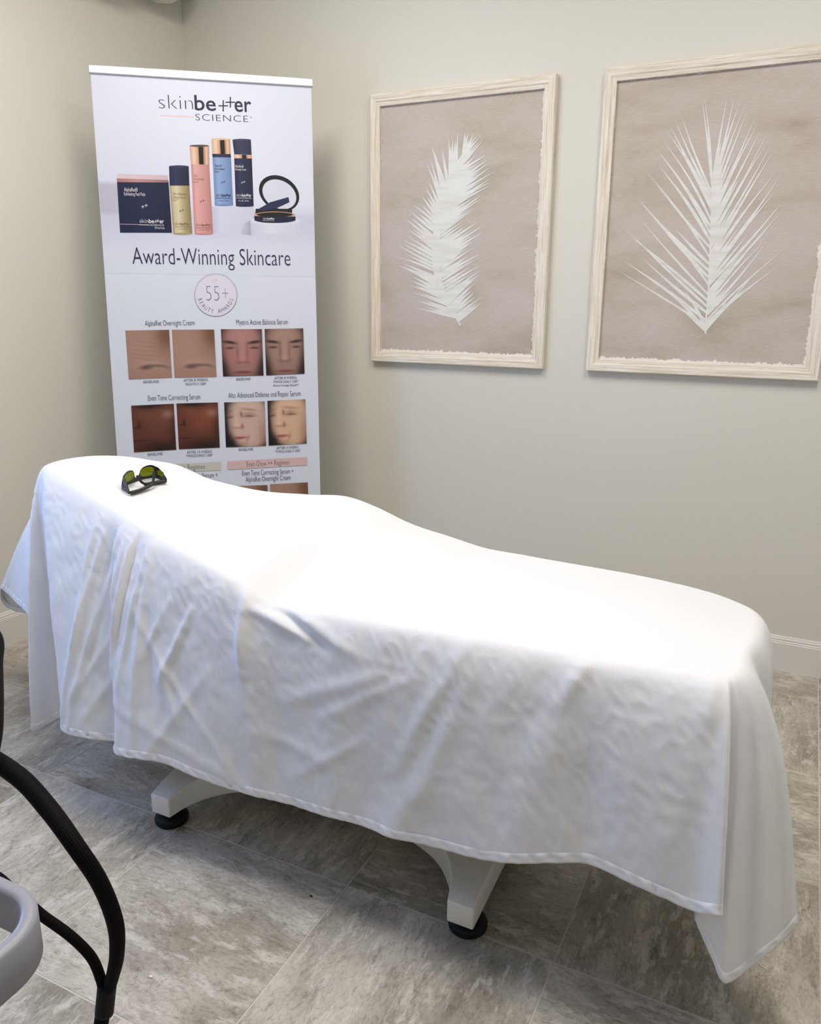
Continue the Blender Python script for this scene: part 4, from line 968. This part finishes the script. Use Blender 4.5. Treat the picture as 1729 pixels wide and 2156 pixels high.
def gsurf(name, t0, t1, zlo, zhi, mat, th=0.0022, n=26, mz=8, shrink=0.0, taper=0.0):
    V = []; F = []
    for lay_ in (0, 1):
        for i in range(n+1):
            t = t0+(t1-t0)*i/n; x, y = wrap(t); x2, y2 = wrap(t+0.004); tx, ty = x2-x, y2-y; l = math.hypot(tx, ty); nx_, ny_ = -ty/l, tx/l
            lo, hi = zlo(t), zhi(t); off = th if lay_ == 0 else 0
            for j in range(mz+1):
                z = lo+(hi-lo)*j/mz; lean = 1-0.25*(z/0.046)**2*0.35
                V.append(gl((x+nx_*off)*lean, (y+ny_*off)*lean, z))
    N = (n+1)*(mz+1); g = lambda l, i, j: l*N+i*(mz+1)+j
    for i in range(n):
        for j in range(mz): F += [(g(0, i, j), g(0, i+1, j), g(0, i+1, j+1), g(0, i, j+1)), (g(1, i, j), g(1, i, j+1), g(1, i+1, j+1), g(1, i+1, j))]
        F += [(g(0, i, 0), g(1, i, 0), g(1, i+1, 0), g(0, i+1, 0)), (g(0, i, mz), g(0, i+1, mz), g(1, i+1, mz), g(1, i, mz))]
    for j in range(mz): F += [(g(0, 0, j), g(0, 0, j+1), g(1, 0, j+1), g(1, 0, j)), (g(0, n, j), g(1, n, j), g(1, n, j+1), g(0, n, j+1))]
    o = mesh(name, V, F, mat, gog, True); o.matrix_parent_inverse = GI; return o
def lens_window(tc, tw_, z0, z1, e=2.6):
    """lower and upper bound of a rounded lens opening"""
    def lo(t): s = min(1, abs((t-tc)/tw_)); return (z0+z1)/2-(z1-z0)/2*(1-s**e)**(1/e)
    def hi(t): s = min(1, abs((t-tc)/tw_)); return (z0+z1)/2+(z1-z0)/2*(1-s**e)**(1/e)
    return lo, hi
ZL, ZH = 0.010, 0.0405
flat0 = lambda t: 0.0015
for s in (-1, 1):
    lo, hi = lens_window(s*0.325, 0.235, ZL, ZH)
    t0, t1 = s*0.325-0.235, s*0.325+0.235
    lens = gsurf('lens', t0, t1, lo, hi, M_LENS, 0.0012)
    gsurf('lens_rim', t0, t1, flat0, lo, M_BLKPL); gsurf('lens_rim', t0, t1, hi, top, M_BLKPL)
    a, b = (0.56, 0.64) if s > 0 else (-0.64, -0.56); gsurf('lens_rim', a, b, flat0, top, M_BLKPL, n=8)
    lo2, hi2 = lens_window(s*0.765, 0.125, 0.012, 0.030, 3.2); t0, t1 = s*0.765-0.125, s*0.765+0.125
    gsurf('side_lens', t0, t1, lo2, hi2, M_LENS if s > 0 else M_BLKPL, 0.0012)
    gsurf('side_shield', t0, t1, flat0, lo2, M_BLKPL); gsurf('side_shield', t0, t1, hi2, top, M_BLKPL)
    a, b = (0.89, 0.995) if s > 0 else (-0.995, -0.89); gsurf('side_shield', a, b, flat0, top, M_BLKPL, n=8)
gsurf('nose_bridge', -0.091, 0.091, flat0, top, M_BLKPL, n=16)
def gt(name, pts, rad, flat=1.0): o = tube(name, [gl(*p) for p in pts], rad, M_BLKMT, gog, 40, 10, flat=flat); o.matrix_parent_inverse = GI; return o
# temples folded across the inside: straight grip near the hinge, then the bent ear piece rising
gt('temple', [(-hw*.98, -.002, .0055), (-hw*.5, -.004, .0060), (-hw*.05, -.003, .0085), (hw*.06, -.002, .0095)], [.0056, .0056, .0054, .0050], 0.9)
gt('temple_tip', [(hw*.04, -.002, .0095), (hw*.22, .000, .014), (hw*.36, .006, .026), (hw*.42, .012, .036), (hw*.46, .014, .040)], [.0036, .0042, .0042, .0040, .0036], 0.8)
gt('temple', [(hw*.98, .002, .0060), (hw*.5, .010, .0058), (hw*.15, .014, .0060), (hw*-.02, .015, .0080)], [.0058, .0060, .0058, .0050], 0.9)
gt('temple_tip', [(hw*.02, .015, .0078), (-hw*.16, .016, .016), (-hw*.28, .018, .028), (-hw*.34, .018, .036), (-hw*.40, .018, .0375)], [.0038, .0042, .0042, .0040, .0038], 0.8)

# ------------------------------------------------------------------ laser machine at the lower left: grey rim, casing and hoses
mz = 0.88; mach = empty('laser_machine', (1.83, -2.98, 0)); tag(mach, 'clinic machine with a grey rounded rim, cut off at the lower left edge', 'machine')
MI = Matrix.Translation(-mach.location)
rx0, rx1, ry0, ry1 = 1.80, 2.2590, -3.10, -2.7465
def rrect(x0, x1, y0, y1, r, n=14):
    P = []
    for cx_, cy_, a0 in ((x1-r, y1-r, 0), (x0+r, y1-r, 90), (x0+r, y0+r, 180), (x1-r, y0+r, 270)):
        for i in range(n+1): a = math.radians(a0+90*i/n); P.append((cx_+r*math.cos(a), cy_+r*math.sin(a)))
    return P
op = rrect(rx0, rx1, ry0, ry1, 0.052); ip = rrect(rx0+.0135, rx1-.0135, ry0+.0135, ry1-.0135, 0.0385)
prof_r = [(0, -0.040), (0, -0.004), (0.0012, -0.0012), (0.004, 0.0), (0.0095, 0.0), (0.0123, -0.0012), (0.0135, -0.004), (0.0135, -0.040)]
V = []; F = []; n_ = len(op); q_ = len(prof_r)
for (ox, oy), (ix, iy) in zip(op, ip):
    for d_r, dz_ in prof_r: f = d_r/0.0135; V.append((ox+(ix-ox)*f, oy+(iy-oy)*f, mz+dz_))
for i in range(n_):
    for j in range(q_): F.append((i*q_+j, ((i+1) % n_)*q_+j, ((i+1) % n_)*q_+(j+1) % q_, i*q_+(j+1) % q_))
o = mesh('rim_handle', V, F, M_GREY, mach, True); o.matrix_parent_inverse = MI; o['label'] = 'grey rounded plastic rim'
bm = bmesh.new(); bm.from_mesh(o.data); bmesh.ops.recalc_face_normals(bm, faces=bm.faces); bm.to_mesh(o.data); bm.free()
def mpart(o): o.matrix_parent_inverse = MI; return o
mpart(from_bm('casing', box_bm(1.66, 1.98, -3.16, -2.80, 0.08, 0.90, 0.03, 3), M_MACH, mach))
mpart(from_bm('rim_bracket', box_bm(1.79, 1.985, -2.99, -2.86, 0.835, 0.878, 0.006), M_GREY, mach))
for x, y in ((1.71, -3.11), (1.93, -3.11), (1.71, -2.85), (1.93, -2.85)):
    mpart(from_bm('castor', lathe_bm([(0.018, 0), (0.028, 0.006), (0.030, 0.03), (0.026, 0.05), (0.012, 0.06), (0.012, 0.09)], 20), M_RUBBER, mach, True, (x, y, 0)))
def along(px, py, t):
    g = at_z(px, py, 0.0); return CAM+(g-CAM)*t
hose = empty('machine_hose', along(222, 2100, .70)*np.array([1, 1, 0])); tag(hose, 'thick black braided hose arching down from the left edge to a fork', 'hose')
HI = Matrix.Translation(-hose.location)
def hpart(o): o.matrix_parent_inverse = HI; return o
pts = [np.array([1.93, -2.79, .70]), along(-190, 1575, .44), along(-60, 1580, .445), along(35, 1632, .455), along(100, 1700, .47), along(160, 1782, .49), along(212, 1862, .53), along(243, 1945, .58), along(246, 2010, .62), along(236, 2060, .655), along(227, 2090, .675)]
hpart(tube('braided_hose', pts, [.0125, .0125, .0125, .0125, .0122, .0112, .0108, .0106, .0098, .0088, .0082], M_BRAID, hose, 130, 20, uvs=True))
pts = [np.array([1.93, -2.79, .60]), along(-60, 1850, .56), along(50, 1900, .575), along(95, 1932, .59), along(150, 1972, .61), along(192, 2015, .635), along(212, 2060, .66), along(219, 2092, .677)]
hpart(tube('branch_hose', pts, [.0072]*3+[.0070]*5, M_BRAID, hose, 110, 16, uvs=True))
a_, b_ = along(225.5, 2074, .667), along(219.5, 2133, .700)
hpart(tube('fork_collar', [a_, (a_*2+b_)/3, (a_+2*b_)/3, b_], .0125, M_RUBBER, hose, 12, 24))
fl_pt = at_z(206, 2420, 0.0); g0 = along(218, 2125, .697)
hpart(tube('lower_hose', [g0, along(212, 2165, .72), along(207, 2230, .77), along(203, 2330, .88), (fl_pt[0]-.03, fl_pt[1]-.03, .012), (fl_pt[0]-.14, fl_pt[1]-.10, .0105), (1.62, -2.72, .0105), (1.60, -2.86, .0105)], .0100, M_BRAID, hose, 110, 18, uvs=True))
hpart(tube('hose_loop', [np.array([1.90, -2.79, .80]), along(-90, 1265, .38), along(-40, 1300, .385), along(-6, 1345, .39), along(-7, 1400, .395), along(-6.5, 1480, .40), along(-12, 1560, .41), along(-40, 1640, .42), along(-120, 1700, .44), np.array([1.88, -2.79, .66])], .0088, M_BRAID, hose, 110, 18, uvs=True))

# ------------------------------------------------------------------ bits on the floor
p = at_z(1605, 2036, 0.0); q = at_z(1615, 2043, 0.0); r = at_z(1598, 2030, 0.0)
o = tube('thread_scrap', [(r[0], r[1], .0012), (p[0], p[1], .0014), (q[0], q[1], .0012)], .0011, M_TORN, None, 12, 8, loc=(p[0], p[1], 0.0)); tag(o, 'tiny pale thread scrap on the floor below the sheet corner', 'scrap')
for px, py, sc_, mt, lb in ((318, 2057, .004, M_TORN, 'tiny white paper crumb on the floor right of the hose'), (655, 1887, .0035, M_DARK, 'tiny dark leaf crumb on the floor before the bed')):
    g = at_z(px, py, 0); bm = bmesh.new(); bmesh.ops.create_icosphere(bm, subdivisions=2, radius=1)
    for v in bm.verts: v.co = Vector((v.co.x*sc_*1.2, v.co.y*sc_*0.8, (v.co.z+1)*sc_*0.35))*(1+0.3*mnoise.noise(v.co*2))
    zmin = min(v.co.z for v in bm.verts)
    for v in bm.verts: v.co.z -= zmin
    tag(from_bm('floor_crumb', bm, mt, None, True, (g[0], g[1], 0)), lb, 'crumb')
